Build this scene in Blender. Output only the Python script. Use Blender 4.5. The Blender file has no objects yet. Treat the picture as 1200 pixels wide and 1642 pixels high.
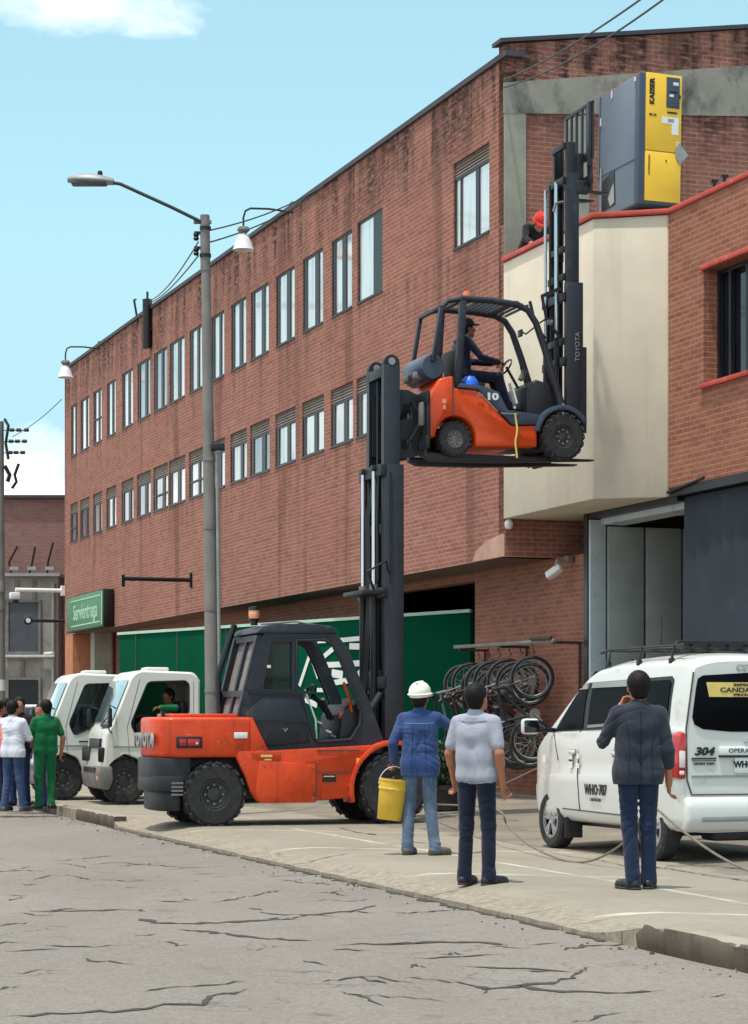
import bpy, bmesh, math, random
import numpy as np
from mathutils import Vector, Matrix, noise
from mathutils.geometry import tessellate_polygon, delaunay_2d_cdt
from mathutils.bvhtree import BVHTree
random.seed(7)
R = math.radians
S = bpy.context.scene
COL = S.collection

# ------------------------------------------------------------------ camera
cam = bpy.data.cameras.new("camera"); cam_ob = bpy.data.objects.new("camera", cam); COL.objects.link(cam_ob)
cam.sensor_fit = 'HORIZONTAL'; cam.sensor_width = 36.0; cam.lens = 108.0
cam.shift_y = 341.0 / 1200.0
cam.clip_start = 0.1; cam.clip_end = 3000
cam_ob.location = (0, 0, 1.45); cam_ob.rotation_euler = (R(90), 0, 0)
S.camera = cam_ob

# ------------------------------------------------------------------ light
SUN_DIR = Vector((-0.15, -0.20, 0.98)).normalized()          # towards the sun
sun_el = math.asin(SUN_DIR.z); sun_az = math.atan2(SUN_DIR.x, SUN_DIR.y)
sl = bpy.data.lights.new("sun", 'SUN'); sl.energy = 4.0; sl.angle = R(1.6); sl.color = (1.0, 0.95, 0.87)
so = bpy.data.objects.new("sun", sl); COL.objects.link(so)
so.rotation_euler = SUN_DIR.to_track_quat('Z', 'Y').to_euler(); so.location = (-20, -30, 60)

W = bpy.data.worlds.new("World"); S.world = W; W.use_nodes = True
wn = W.node_tree.nodes; wl = W.node_tree.links
for n in list(wn): wn.remove(n)
w_out = wn.new('ShaderNodeOutputWorld'); w_bg = wn.new('ShaderNodeBackground')
sky = wn.new('ShaderNodeTexSky'); sky.sky_type = 'NISHITA'; sky.sun_disc = False
sky.sun_elevation = sun_el; sky.sun_rotation = sun_az; sky.altitude = 2500; sky.dust_density = 0.6; sky.ozone_density = 1.0
w_bg.inputs['Strength'].default_value = 0.15
tint = wn.new('ShaderNodeMix'); tint.data_type = 'RGBA'; tint.blend_type = 'MULTIPLY'; tint.inputs[0].default_value = 1.0
wl.new(sky.outputs[0], tint.inputs[6]); tint.inputs[7].default_value = (2.05, 2.26, 1.62, 1)
lim = wn.new('ShaderNodeMix'); lim.data_type = 'RGBA'; lim.blend_type = 'DARKEN'; lim.inputs[0].default_value = 1.0
wl.new(tint.outputs[2], lim.inputs[6]); lim.inputs[7].default_value = (4.0, 6.5, 7.2, 1)
tc = wn.new('ShaderNodeTexCoord')
mp = wn.new('ShaderNodeMapping'); mp.inputs['Scale'].default_value = (5, 5, 11)
wl.new(tc.outputs['Generated'], mp.inputs[0])
nz = wn.new('ShaderNodeTexNoise'); nz.inputs['Scale'].default_value = 1.6; nz.inputs['Detail'].default_value = 7; nz.inputs['Roughness'].default_value = 0.55
wl.new(mp.outputs[0], nz.inputs['Vector'])
sx = wn.new('ShaderNodeSeparateXYZ'); wl.new(tc.outputs['Generated'], sx.inputs[0])
def wmath(op, a, b=None, clamp=False):
    n = wn.new('ShaderNodeMath'); n.operation = op; n.use_clamp = clamp
    for i, v in enumerate((a, b)):
        if v is None: continue
        if isinstance(v, (int, float)): n.inputs[i].default_value = v
        else: wl.new(v, n.inputs[i])
    return n.outputs[0]
# a low cloud bank along the horizon and a broken cloud layer higher up
low = wmath('SUBTRACT', 0.135, sx.outputs['Z'])
low = wmath('MULTIPLY', low, 22.0)
lown = wmath('MULTIPLY', wmath('SUBTRACT', nz.outputs['Fac'], 0.5), 4.5)
low = wmath('ADD', low, lown, True)
up = wmath('MULTIPLY', wmath('SUBTRACT', sx.outputs['Z'], 0.298), 26.0)
left = wmath('MULTIPLY', wmath('SUBTRACT', -0.075, sx.outputs['X']), 22.0)
upc = wmath('MINIMUM', up, left)
upn = wmath('MULTIPLY', wmath('SUBTRACT', nz.outputs['Fac'], 0.52), 6.0)
upc = wmath('ADD', upc, upn, True)
cl = wmath('MAXIMUM', low, upc)
cmix = wn.new('ShaderNodeMix'); cmix.data_type = 'RGBA'
wl.new(cl, cmix.inputs[0]); even = wn.new('ShaderNodeMix'); even.data_type = 'RGBA'; even.inputs[0].default_value = 0.5          # flat cyan mixed in to brighten and even out the sky
wl.new(lim.outputs[2], even.inputs[6]); even.inputs[7].default_value = (3.7, 6.2, 7.1, 1)
wl.new(even.outputs[2], cmix.inputs[6]); cmix.inputs[7].default_value = (10.2, 10.3, 10.4, 1)
wl.new(cmix.outputs[2], w_bg.inputs['Color']); wl.new(w_bg.outputs[0], w_out.inputs[0])

S.view_settings.view_transform = 'Standard'; S.view_settings.look = 'None'
S.view_settings.exposure = -0.12; S.view_settings.gamma = 1.0; S.view_settings.use_curve_mapping = False
try:
    S.cycles.max_bounces = 8; S.cycles.transparent_max_bounces = 12
except Exception: pass

# ------------------------------------------------------------------ materials
def lin(r, g, b):
    f = lambda c: (c / 12.92 if c <= .04045 else ((c + .055) / 1.055) ** 2.4)
    return (f(r / 255), f(g / 255), f(b / 255))
class NT:
    def __init__(s, name):
        s.m = bpy.data.materials.new(name); s.m.use_nodes = True
        s.n = s.m.node_tree.nodes; s.l = s.m.node_tree.links
        s.p = s.n['Principled BSDF']; s.tc = s.n.new('ShaderNodeTexCoord')
    def set(s, inp, v):
        if hasattr(v, 'is_output') or isinstance(v, bpy.types.NodeSocket): s.l.new(v, inp)
        elif isinstance(v, (tuple, list)) and len(v) == 3 and inp.type == 'RGBA': inp.default_value = (*v, 1)
        else: inp.default_value = v
    def mth(s, op, a, b=0.0, clamp=False):
        n = s.n.new('ShaderNodeMath'); n.operation = op; n.use_clamp = clamp
        s.set(n.inputs[0], a); s.set(n.inputs[1], b); return n.outputs[0]
    def noise(s, vec, scale, detail=4, rough=.55):
        n = s.n.new('ShaderNodeTexNoise'); s.l.new(vec, n.inputs['Vector']); n.inputs['Scale'].default_value = scale
        n.inputs['Detail'].default_value = detail; n.inputs['Roughness'].default_value = rough; return n.outputs['Fac']
    def mapping(s, vec, scale=(1, 1, 1), loc=(0, 0, 0)):
        n = s.n.new('ShaderNodeMapping'); s.l.new(vec, n.inputs[0]); n.inputs['Scale'].default_value = scale; n.inputs['Location'].default_value = loc; return n.outputs[0]
    def ramp(s, fac, lo, hi):
        n = s.n.new('ShaderNodeMapRange'); s.l.new(fac, n.inputs[0]); n.inputs[1].default_value = lo; n.inputs[2].default_value = hi; return n.outputs[0]
    def mix(s, fac, a, b, mode='MIX'):
        n = s.n.new('ShaderNodeMix'); n.data_type = 'RGBA'; n.blend_type = mode
        s.set(n.inputs[0], fac); s.set(n.inputs[6], a); s.set(n.inputs[7], b); return n.outputs[2]
    def bump(s, h, strength=.3, dist=.02):
        n = s.n.new('ShaderNodeBump'); n.inputs['Strength'].default_value = strength; n.inputs['Distance'].default_value = dist
        s.l.new(h, n.inputs['Height']); s.l.new(n.outputs[0], s.p.inputs['Normal'])
    def fin(s, col, rough=.6, metal=0.0, spec=.5, coat=0.0):
        s.set(s.p.inputs['Base Color'], col); s.set(s.p.inputs['Roughness'], rough); s.set(s.p.inputs['Metallic'], metal)
        s.p.inputs['Specular IOR Level'].default_value = spec; s.p.inputs['Coat Weight'].default_value = coat
        s.p.inputs['Coat Roughness'].default_value = .08
        return s.m
def dark(c, k): return tuple(x * k for x in c)
def mat(name, c, rough=.6, metal=0, var=.18, scale=3.0, bump=0.0, bscale=60, spec=.5, coat=0.0, dirt=0.0, dirt_c=None):
    t = NT(name); o = t.tc.outputs['Object']
    col = t.mix(t.ramp(t.noise(o, scale, 6), .3, .7), dark(c, 1 - var), dark(c, 1 + var))
    if dirt:
        d = t.ramp(t.noise(o, scale * 2.3, 9, .7), .62 - dirt * .25, .72)
        col = t.mix(t.mth('MULTIPLY', d, .75), col, dirt_c or lin(70, 62, 55))
    if bump: t.bump(t.noise(o, bscale, 4), bump, .01)
    return t.fin(col, rough, metal, spec, coat)

def brick(name, c1, c2, mortar, row=.077, bw=.23, ms=.012, stains=False, mort_bump=.6, swap=False):
    t = NT(name); o = t.tc.outputs['Object']
    sp = t.n.new('ShaderNodeSeparateXYZ'); t.l.new(o, sp.inputs[0])
    u = t.mth('ADD', sp.outputs[0], sp.outputs[1]); cb = t.n.new('ShaderNodeCombineXYZ')
    wob = t.mth('MULTIPLY', t.mth('SUBTRACT', t.noise(o, .9, 3), .5), .03)
    t.l.new(u, cb.inputs[0]); t.l.new(t.mth('ADD', sp.outputs[2], wob), cb.inputs[1])
    b = t.n.new('ShaderNodeTexBrick'); t.l.new(cb.outputs[0], b.inputs['Vector']); b.inputs['Scale'].default_value = 1.0
    b.inputs['Brick Width'].default_value = bw; b.inputs['Row Height'].default_value = row; b.inputs['Mortar Size'].default_value = ms
    b.inputs['Mortar Smooth'].default_value = .3; b.inputs['Bias'].default_value = -.1
    t.set(b.inputs['Color1'], c1); t.set(b.inputs['Color2'], c2); t.set(b.inputs['Mortar'], mortar)
    col = b.outputs['Color']
    # blotchy large scale weathering; pale rows fading in and out paint sunlit courses
    rowv = t.mapping(o, (.35, .35, 11.7)); rn = t.ramp(t.noise(rowv, 1.0, 3), .35, .7)
    col = t.mix(t.mth('MULTIPLY', rn, .42), col, dark(mortar, .92))
    per = t.n.new('ShaderNodeTexWhiteNoise'); per.noise_dimensions = '2D'
    fl = t.n.new('ShaderNodeVectorMath'); fl.operation = 'SNAP'; t.l.new(cb.outputs[0], fl.inputs[0]); fl.inputs[1].default_value = (bw, row, 1); t.l.new(fl.outputs[0], per.inputs['Vector'])
    col = t.mix(t.mth('MULTIPLY', t.ramp(per.outputs['Value'], .72, 1.0), .35), col, dark(c2, .55))
    col = t.mix(t.mth('MULTIPLY', t.ramp(per.outputs['Value'], .22, .0), .30), col, dark(mortar, 1.0))
    big = t.ramp(t.noise(o, .35, 6, .6), .3, .7)
    col = t.mix(t.mth('MULTIPLY', big, .42), col, dark(c1, .70))
    fine = t.ramp(t.noise(o, 7, 5), .35, .7)
    col = t.mix(t.mth('MULTIPLY', fine, .22), col, dark(c2, 1.25))
    if stains:
        # water stains that run down from the parapet
        v = t.mapping(o, (2.6, 2.6, .30)); st = t.ramp(t.noise(v, 1.0, 5, .62), .40, .58)
        brk = t.ramp(t.noise(t.mapping(o, (1.5, 1.5, 5)), 2.6, 5, .65), .36, .54)
        m = t.n.new('ShaderNodeMapRange'); t.l.new(sp.outputs[2], m.inputs[0]); m.inputs[1].default_value = 10.5; m.inputs[2].default_value = 11.6
        st = t.mth('MULTIPLY', t.mth('MULTIPLY', st, brk), m.outputs[0], True)
        col = t.mix(t.mth('MULTIPLY', st, .9), col, lin(46, 32, 30))
        for zt, zb in ((9.44, 8.2), (6.88, 5.8)):                             # grime washed down from under the sills
            mm = t.n.new('ShaderNodeMapRange'); t.l.new(sp.outputs[2], mm.inputs[0]); mm.inputs[1].default_value = zb; mm.inputs[2].default_value = zt
            g = t.mth('MULTIPLY', mm.outputs[0], t.mth('LESS_THAN', sp.outputs[2], zt)); dr = t.ramp(t.noise(t.mapping(o, (4, 4, .25), (zt, 0, 0)), 1.0, 5, .65), .5, .66)
            col = t.mix(t.mth('MULTIPLY', t.mth('MULTIPLY', g, dr), .55), col, lin(64, 46, 42))
        v2 = t.mapping(o, (1.1, 1.1, .05)); s2 = t.ramp(t.noise(v2, 1.0, 4, .6), .56, .66)
        col = t.mix(t.mth('MULTIPLY', s2, .42), col, lin(74, 50, 44))
    h = t.mth('ADD', t.mth('MULTIPLY', b.outputs['Fac'], -mort_bump), t.mth('MULTIPLY', t.noise(o, 40, 4), .35))
    t.bump(h, .55, .012)
    return t.fin(col, .88, 0, .25)

MORT = lin(196, 150, 135)
M = {}
M['brick_main'] = brick('brick_main', lin(151, 98, 83), lin(132, 84, 73), lin(182, 138, 121), stains=True)
M['brick_right'] = brick('brick_right', lin(154, 97, 78), lin(130, 80, 65), lin(184, 138, 116))
M['brick_ground'] = brick('brick_ground', lin(150, 98, 82), lin(128, 82, 68), lin(168, 124, 106))
M['brick_far'] = brick('brick_far', lin(142, 104, 98), lin(128, 92, 88), lin(156, 124, 116))
M['coping'] = mat('coping', lin(62, 60, 66), .7, bump=.2)
def stucco(name, c, st):
    t = NT(name); o = t.tc.outputs['Object']
    col = t.mix(t.ramp(t.noise(o, 1.2, 7, .6), .3, .7), dark(c, .9), dark(c, 1.07))
    v = t.mapping(o, (3, 3, .25)); s = t.ramp(t.noise(v, 1, 5, .6), .56, .78)
    col = t.mix(t.mth('MULTIPLY', s, st), col, lin(150, 140, 120))
    t.bump(t.noise(o, 55, 5), .18, .008)
    return t.fin(col, .85, 0, .25)
M['cream'] = stucco('cream_render', lin(216, 206, 186), .22)
M['redcap'] = mat('red_cap', lin(186, 72, 60), .7, var=.25, bump=.2, dirt=.25, dirt_c=lin(205, 150, 135))
def concrete(name, c, st=.6, dc=(70, 66, 62)):
    t = NT(name); o = t.tc.outputs['Object']
    col = t.mix(t.ramp(t.noise(o, 1.8, 8, .65), .3, .72), dark(c, .82), dark(c, 1.12))
    s = t.ramp(t.noise(t.mapping(o, (1.2, 1.2, .8), (3, 1, 2)), 1.6, 7, .68), .48, .68)
    col = t.mix(t.mth('MULTIPLY', s, st), col, lin(*dc))
    t.bump(t.noise(o, 35, 6), .3, .01)
    return t.fin(col, .9, 0, .2)
M['band'] = concrete('stained_concrete', lin(150, 146, 136), .85)
M['column'] = concrete('column_concrete', lin(158, 158, 144), .25)
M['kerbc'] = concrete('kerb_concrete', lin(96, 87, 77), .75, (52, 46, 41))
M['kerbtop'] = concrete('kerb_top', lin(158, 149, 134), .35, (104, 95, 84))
M['polec'] = concrete('pole_concrete', lin(134, 131, 126), .3)
M['soffit'] = concrete('soffit', lin(120, 104, 94), .3)
M['patch'] = concrete('pale_patch', lin(196, 158, 140), .2)
M['frame'] = mat('window_frame', lin(30, 30, 36), .45, var=.1)
M['louvre'] = mat('louvre', lin(122, 112, 104), .7, var=.2, bump=.2)
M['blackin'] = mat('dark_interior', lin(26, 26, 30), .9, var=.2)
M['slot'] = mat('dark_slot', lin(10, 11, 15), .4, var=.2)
def pane(name, c, dc):
    t = NT(name); o = t.tc.outputs['Object']
    oi = t.n.new('ShaderNodeObjectInfo')
    mv = t.n.new('ShaderNodeVectorMath'); mv.operation = 'ADD'; t.l.new(o, mv.inputs[0])
    cb = t.n.new('ShaderNodeCombineXYZ'); t.l.new(t.mth('MULTIPLY', oi.outputs['Random'], 40), cb.inputs[1]); t.l.new(cb.outputs[0], mv.inputs[1])
    # pale curtains hung in soft vertical folds behind the glass
    f = t.noise(t.mapping(mv.outputs[0], (3, 3, .5)), 1, 2); col = t.mix(t.ramp(f, .3, .5), dc, c)
    t.p.inputs['Coat Weight'].default_value = 1
    oi2 = t.ramp(oi.outputs['Random'], .72, .80); col = t.mix(t.mth('MULTIPLY', oi2, .62), col, lin(70, 78, 88))
    return t.fin(col, .12, .6, .9, .5)
M['pane'] = pane('curtained_glass', lin(255, 240, 234), lin(214, 204, 202))
M['pane_dim'] = pane('dim_glass', lin(246, 232, 224), lin(150, 150, 154))
M['pane_dark'] = mat('dark_glass', lin(24, 28, 36), .06, var=.3, scale=2, spec=.8)
M['steel_dark'] = mat('dark_steel', lin(46, 48, 56), .45, .2, var=.2, bump=.1)
M['black'] = mat('black_paint', lin(26, 28, 34), .5, 0, var=.25, dirt=.2, dirt_c=lin(52, 50, 50))
M['navygrey'] = mat('blue_black_paint', lin(34, 39, 49), .5, 0, var=.2, scale=2.5, dirt=.3, dirt_c=lin(70, 70, 74))
M['rubber'] = mat('rubber', lin(43, 43, 46), .85, var=.25, scale=9, bump=.4, bscale=70, dirt=.35, dirt_c=lin(92, 86, 80))
M['chrome'] = mat('chrome_rod', lin(205, 208, 212), .22, 1.0, var=.05)
M['rim_dark'] = mat('rim_dark', lin(58, 58, 60), .6, .1, var=.25, dirt=.4, dirt_c=lin(96, 88, 78))
M['alloy'] = mat('alloy', lin(176, 178, 180), .35, .7, var=.1)
M['white_car'] = mat('white_paint', lin(212, 213, 209), .3, 0, var=.03, scale=1.5, coat=.5, dirt=.12, dirt_c=lin(176, 170, 160))
M['white_truck'] = mat('white_truck_paint', lin(216, 216, 208), .38, 0, var=.04, scale=1.5, coat=.3, dirt=.22, dirt_c=lin(158, 150, 138))
M['seam'] = mat('seam', lin(74, 74, 74), .8)
M['carglass'] = mat('car_glass', lin(14, 16, 20), .3, var=.3, spec=.03)
M['windscreen'] = mat('windscreen', lin(150, 176, 182), .06, var=.3, scale=1.2, spec=1.0, coat=1)
def orange_paint():
    t = NT('orange_paint'); o = t.tc.outputs['Object']; c = lin(214, 70, 28)
    col = t.mix(t.ramp(t.noise(o, 1.7, 6), .3, .7), dark(c, .82), dark(c, 1.1))
    f = t.ramp(t.noise(o, 5.5, 10, .75), .54, .66)
    col = t.mix(t.mth('MULTIPLY', f, .6), col, lin(108, 48, 34))
    run = t.ramp(t.noise(t.mapping(o, (9, 9, .8)), 1.0, 6, .65), .52, .7); col = t.mix(t.mth('MULTIPLY', run, .35), col, lin(96, 46, 36))
    f2 = t.ramp(t.noise(t.mapping(o, (1, 1, 3), (4, 7, 1)), 4, 10, .8), .61, .66)
    col = t.mix(t.mth('MULTIPLY', f2, .7), col, lin(214, 160, 128))
    t.bump(t.noise(o, 30, 4), .06, .01)
    return t.fin(col, t.ramp(t.noise(o, 3, 4), -.6, 1.8), 0, .3, .1)
M['orange'] = orange_paint()
M['orange_new'] = mat('orange_clean', lin(218, 76, 30), .4, spec=.3, var=.07, scale=2, coat=.2, dirt=.3, dirt_c=lin(150, 66, 44))
M['amber'] = mat('amber_lens', lin(236, 160, 118), .25, var=.1)
M['amber2'] = mat('orange_lens', lin(232, 120, 60), .25, var=.1)
M['red_lens'] = mat('red_lens', lin(176, 22, 22), .15, var=.1, coat=.6)
M['clear_lens'] = mat('clear_lens', lin(226, 214, 208), .12, var=.1, coat=.6)
M['green_box'] = mat('green_panel', lin(0, 72, 50), .8, spec=.04, var=.12, scale=.8, dirt=.12, dirt_c=lin(16, 66, 50), bump=.05, bscale=6)
M['green_edge'] = mat('pale_edge', lin(176, 206, 186), .5, var=.1)
M['white_letter'] = mat('white_letter', lin(225, 228, 224), .5, var=.08)
M['black_letter'] = mat('black_letter', lin(24, 24, 26), .5)
M['gold'] = mat('gold_letter', lin(222, 194, 112), .5, var=.1)
M['yellow'] = mat('yellow_panel', lin(244, 196, 66), .5, spec=.3, var=.05, scale=1.5)
M['greycab'] = mat('grey_cabinet', lin(100, 114, 128), .4, .1, var=.08, scale=1.2)
M['greycab2'] = mat('slate_corner', lin(62, 74, 92), .4, .1, var=.1)
M['yellow_b'] = mat('bucket_yellow', lin(214, 172, 52), .45, var=.12, scale=5, dirt=.15, dirt_c=lin(160, 120, 60))
M['wood'] = mat('wood', lin(64, 50, 40), .8, var=.3)
M['sign_green'] = mat('sign_green', lin(74, 128, 92), .5, var=.12)
M['sign_pale'] = mat('sign_pale', lin(160, 200, 170), .5, var=.1)
M['galv'] = mat('galvanised', lin(150, 152, 150), .5, .3, var=.15)
M['galv_d'] = mat('weathered_grey', lin(120, 116, 112), .7, 0, var=.25, dirt=.3)
M['lampwhite'] = mat('lamp_white', lin(226, 224, 226), .5, var=.06)
M['cable'] = mat('cable', lin(40, 42, 50), .6)
M['rope'] = mat('rope', lin(120, 110, 98), .9, var=.25, scale=30)
M['door_dark'] = mat('dark_door', lin(54, 61, 70), .7, spec=.2, var=.12, scale=1.2, dirt=.15, dirt_c=lin(70, 76, 84))
M['panel_grey'] = mat('interior_panel', lin(166, 174, 172), .7, var=.08)
M['jamb'] = mat('blue_grey_jamb', lin(196, 208, 214), .7, var=.1, dirt=.2, dirt_c=lin(130, 140, 148))
M['bike_black'] = mat('bike_black', lin(34, 34, 38), .4, var=.2)
M['bike_red'] = mat('bike_red', lin(92, 26, 30), .35, var=.2)
M['bike_grey'] = mat('bike_grey', lin(120, 122, 128), .35, .3, var=.2)
M['leaf'] = mat('leaf', lin(58, 92, 50), .6, var=.5, scale=14)
M['pot'] = mat('pot', lin(52, 50, 50), .8, var=.2)
M['seat_vinyl'] = mat('seat_vinyl', lin(32, 32, 36), .6)
M['blue_plastic'] = mat('blue_plastic', lin(38, 104, 212), .4)
M['shutter'] = mat('grey_shutter', lin(74, 78, 86), .7, var=.15)
M['clad'] = mat('cladding', lin(150, 144, 138), .8, var=.22, scale=1.5, dirt=.35, dirt_c=lin(96, 88, 82))
M['terracotta'] = mat('terracotta', lin(186, 122, 86), .8, var=.15, bump=.2)
# road and yard are made with their objects
def P(px, py, Y):                                                     # pixel of the 1200 x 1642 photograph at depth Y
    return Vector(((px - 600) * Y / 3600.0, Y, 1.45 + (1162 - py) * Y / 3600.0))

# ------------------------------------------------------------------ mesh helpers
class MB:
    def __init__(s): s.v = []; s.f = []; s.m = []; s.mats = []
    def mi(s, m):
        if m not in s.mats: s.mats.append(m)
        return s.mats.index(m)
    def add(s, vs, fs, m):
        b = len(s.v); k = s.mi(m); s.v += [tuple(v) for v in vs]
        for f in fs: s.f.append(tuple(i + b for i in f)); s.m.append(k)
    def frombm(s, bm, m):
        bm.verts.index_update(); s.add([v.co for v in bm.verts], [[v.index for v in f.verts] for f in bm.faces], m); bm.free()
    def box(s, c, d, m, rot=None, bev=0.0, seg=2):
        bm = bmesh.new(); bmesh.ops.create_cube(bm, size=1.0)
        for v in bm.verts: v.co = Vector((v.co.x * d[0], v.co.y * d[1], v.co.z * d[2]))
        if bev: bmesh.ops.bevel(bm, geom=list(bm.edges), offset=min(bev, .48 * min(d)), segments=seg, affect='EDGES', profile=.5)
        T = Matrix.Translation(c)
        if rot is not None: T = T @ rot.to_4x4()
        bmesh.ops.transform(bm, matrix=T, verts=bm.verts); s.frombm(bm, m)
    def bar(s, a, b, w, h, m, bev=0.0, up=(0, 0, 1)):
        a = Vector(a); b = Vector(b); d = b - a; L = d.length; z = d.normalized(); u = Vector(up)
        if abs(z.dot(u)) > .97: u = Vector((0, 1, 0))
        x = u.cross(z).normalized(); y = z.cross(x); rot = Matrix((x, y, z)).transposed()
        s.box((a + b) / 2, (w, h, L), m, rot, bev)
    def tube(s, pts, r, m, n=8, closed=False, caps=True):
        pts = [Vector(p) for p in pts]; N = len(pts); rs = r if isinstance(r, (list, tuple)) else [r] * N
        vs = []; prev = None
        for i, p in enumerate(pts):
            if closed: t = pts[(i + 1) % N] - pts[i - 1]
            else: t = pts[min(i + 1, N - 1)] - pts[max(i - 1, 0)]
            t = t.normalized() if t.length > 1e-9 else Vector((0, 0, 1))
            if prev is None:
                a = Vector((0, 0, 1)) if abs(t.z) < .9 else Vector((1, 0, 0)); x = a.cross(t).normalized()
            else:
                x = prev - t * prev.dot(t); x = x.normalized() if x.length > 1e-6 else prev
            prev = x; y = t.cross(x)
            for k in range(n):
                q = 2 * math.pi * k / n; vs.append(p + (x * math.cos(q) + y * math.sin(q)) * rs[i])
        fs = []
        for i in range(N if closed else N - 1):
            j = (i + 1) % N
            for k in range(n): fs.append((i * n + k, i * n + (k + 1) % n, j * n + (k + 1) % n, j * n + k))
        if caps and not closed: fs.append(tuple(range(n))[::-1]); fs.append(tuple((N - 1) * n + k for k in range(n)))
        s.add(vs, fs, m)
    def lathe(s, prof, m, c=(0, 0, 0), axis='z', n=24, caps=True):       # prof: (radius, height)
        vs = []; c = Vector(c)
        for r, h in prof:
            for k in range(n):
                q = 2 * math.pi * k / n; a, b = r * math.cos(q), r * math.sin(q)
                vs.append(c + {'z': Vector((a, b, h)), 'y': Vector((b, h, a)), 'x': Vector((h, a, b))}[axis])
        fs = []
        for i in range(len(prof) - 1):
            for k in range(n): fs.append((i * n + k, i * n + (k + 1) % n, (i + 1) * n + (k + 1) % n, (i + 1) * n + k))
        if caps:
            if prof[0][0] > 1e-6: fs.append(tuple(range(n))[::-1])
            if prof[-1][0] > 1e-6: fs.append(tuple((len(prof) - 1) * n + k for k in range(n)))
        s.add(vs, fs, m)
    def prism(s, poly, plane, a, b, m, holes=(), bev=0.0, seg=2):         # 2-D outline swept from a to b along the third axis
        loops = [list(poly)] + [list(h) for h in holes]
        tri = tessellate_polygon([[Vector((p[0], p[1], 0)) for p in l] for l in loops])
        flat = [p for l in loops for p in l]
        mk = {'xz': lambda p, d: (p[0], d, p[1]), 'xy': lambda p, d: (p[0], p[1], d), 'yz': lambda p, d: (d, p[0], p[1])}[plane]
        bm = bmesh.new(); A = [bm.verts.new(mk(p, a)) for p in flat]; B = [bm.verts.new(mk(p, b)) for p in flat]
        if not holes:
            bm.faces.new(A); bm.faces.new(B[::-1])
        else:
            for t in tri:
                try: bm.faces.new([A[i] for i in t]); bm.faces.new([B[i] for i in reversed(t)])
                except ValueError: pass
        o = 0
        for l in loops:
            n = len(l)
            for i in range(n): bm.faces.new((A[o + i], A[o + (i + 1) % n], B[o + (i + 1) % n], B[o + i]))
            o += n
        bmesh.ops.recalc_face_normals(bm, faces=bm.faces)
        if bev:
            ed = [e for e in bm.edges if len(e.link_faces) == 2 and e.calc_face_angle(0) > .5]
            bmesh.ops.bevel(bm, geom=ed, offset=bev, segments=seg, affect='EDGES', profile=.5)
        s.frombm(bm, m)
    def loft(s, rings, m, caps=True, closed=True):
        n = len(rings[0]); vs = [p for r in rings for p in r]; fs = []
        for i in range(len(rings) - 1):
            for k in range(n if closed else n - 1): fs.append((i * n + k, i * n + (k + 1) % n, (i + 1) * n + (k + 1) % n, (i + 1) * n + k))
        if caps: fs.append(tuple(range(n))[::-1]); fs.append(tuple((len(rings) - 1) * n + k for k in range(n)))
        s.add(vs, fs, m)
    def build(s, name, parent=None, smooth=True, angle=38, recalc=True):
        me = bpy.data.meshes.new(name); me.from_pydata(s.v, [], s.f)
        for m in s.mats: me.materials.append(M[m] if isinstance(m, str) else m)
        me.polygons.foreach_set('material_index', s.m); me.update()
        if recalc:
            bm = bmesh.new(); bm.from_mesh(me); bmesh.ops.recalc_face_normals(bm, faces=bm.faces); bm.to_mesh(me); bm.free()
        if smooth:
            me.polygons.foreach_set('use_smooth', [True] * len(me.polygons))
            me.set_sharp_from_angle(angle=R(angle))
        o = bpy.data.objects.new(name, me); COL.objects.link(o)
        if parent is not None: o.parent = parent
        return o
def tag(o, label, cat=None, group=None):
    o['label'] = label
    if cat: o['category'] = cat
    if group: o['group'] = group
    return o
def thing(name, label, cat, loc=(0, 0, 0), rz=0.0, group=None):
    o = bpy.data.objects.new(name, None); COL.objects.link(o); o.location = loc; o.rotation_euler = (0, 0, rz)
    o.empty_display_size = .3
    return tag(o, label, cat, group)
def struct(o): o['kind'] = 'structure'; return o
def copy_tree(o, parent=None):
    c = o.copy(); COL.objects.link(c)
    if parent is not None: c.parent = parent
    for ch in [x for x in S.objects if x.parent == o]: copy_tree(ch, c)
    return c
def text(name, body, size, m, parent, loc, rot, ext=.004, shear=0.0, align='CENTER', sx=1.0, bold=0.0):
    cu = bpy.data.curves.new(name, 'FONT'); cu.body = body; cu.size = size; cu.extrude = ext; cu.shear = shear; cu.offset = bold
    cu.align_x = align; cu.align_y = 'CENTER'; cu.resolution_u = 3
    t = bpy.data.objects.new(name + '_src', cu); COL.objects.link(t)
    dg = bpy.context.evaluated_depsgraph_get(); me = bpy.data.meshes.new_from_object(t.evaluated_get(dg)); me.name = name
    bpy.data.objects.remove(t); bpy.data.curves.remove(cu)
    me.materials.clear(); me.materials.append(M[m])
    me.transform(Matrix.LocRotScale(Vector(loc), rot.to_quaternion() if hasattr(rot, 'to_quaternion') else rot, Vector((sx, 1, 1))))
    o = bpy.data.objects.new(name, me); COL.objects.link(o)
    if parent is not None: o.parent = parent
    return o
def frame3(x, y):                                                     # rotation whose text runs along x with its top along y
    x = Vector(x).normalized(); y = Vector(y).normalized(); z = x.cross(y)
    return Matrix((x, y, z)).transposed()
def cut(o, cutters):
    for c in cutters:
        md = o.modifiers.new('cut', 'BOOLEAN'); md.operation = 'DIFFERENCE'; md.object = c; md.solver = 'EXACT'
    dg = bpy.context.evaluated_depsgraph_get(); me = bpy.data.meshes.new_from_object(o.evaluated_get(dg))
    o.modifiers.clear(); old = o.data; o.data = me; me.name = o.name; bpy.data.meshes.remove(old)
    me.set_sharp_from_angle(angle=R(38))
    for c in cutters: bpy.data.objects.remove(c)
def arc(cx, cz, r, a0, a1, n):
    return [(cx + r * math.cos(R(a0 + (a1 - a0) * i / n)), cz + r * math.sin(R(a0 + (a1 - a0) * i / n))) for i in range(n + 1)]
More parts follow.
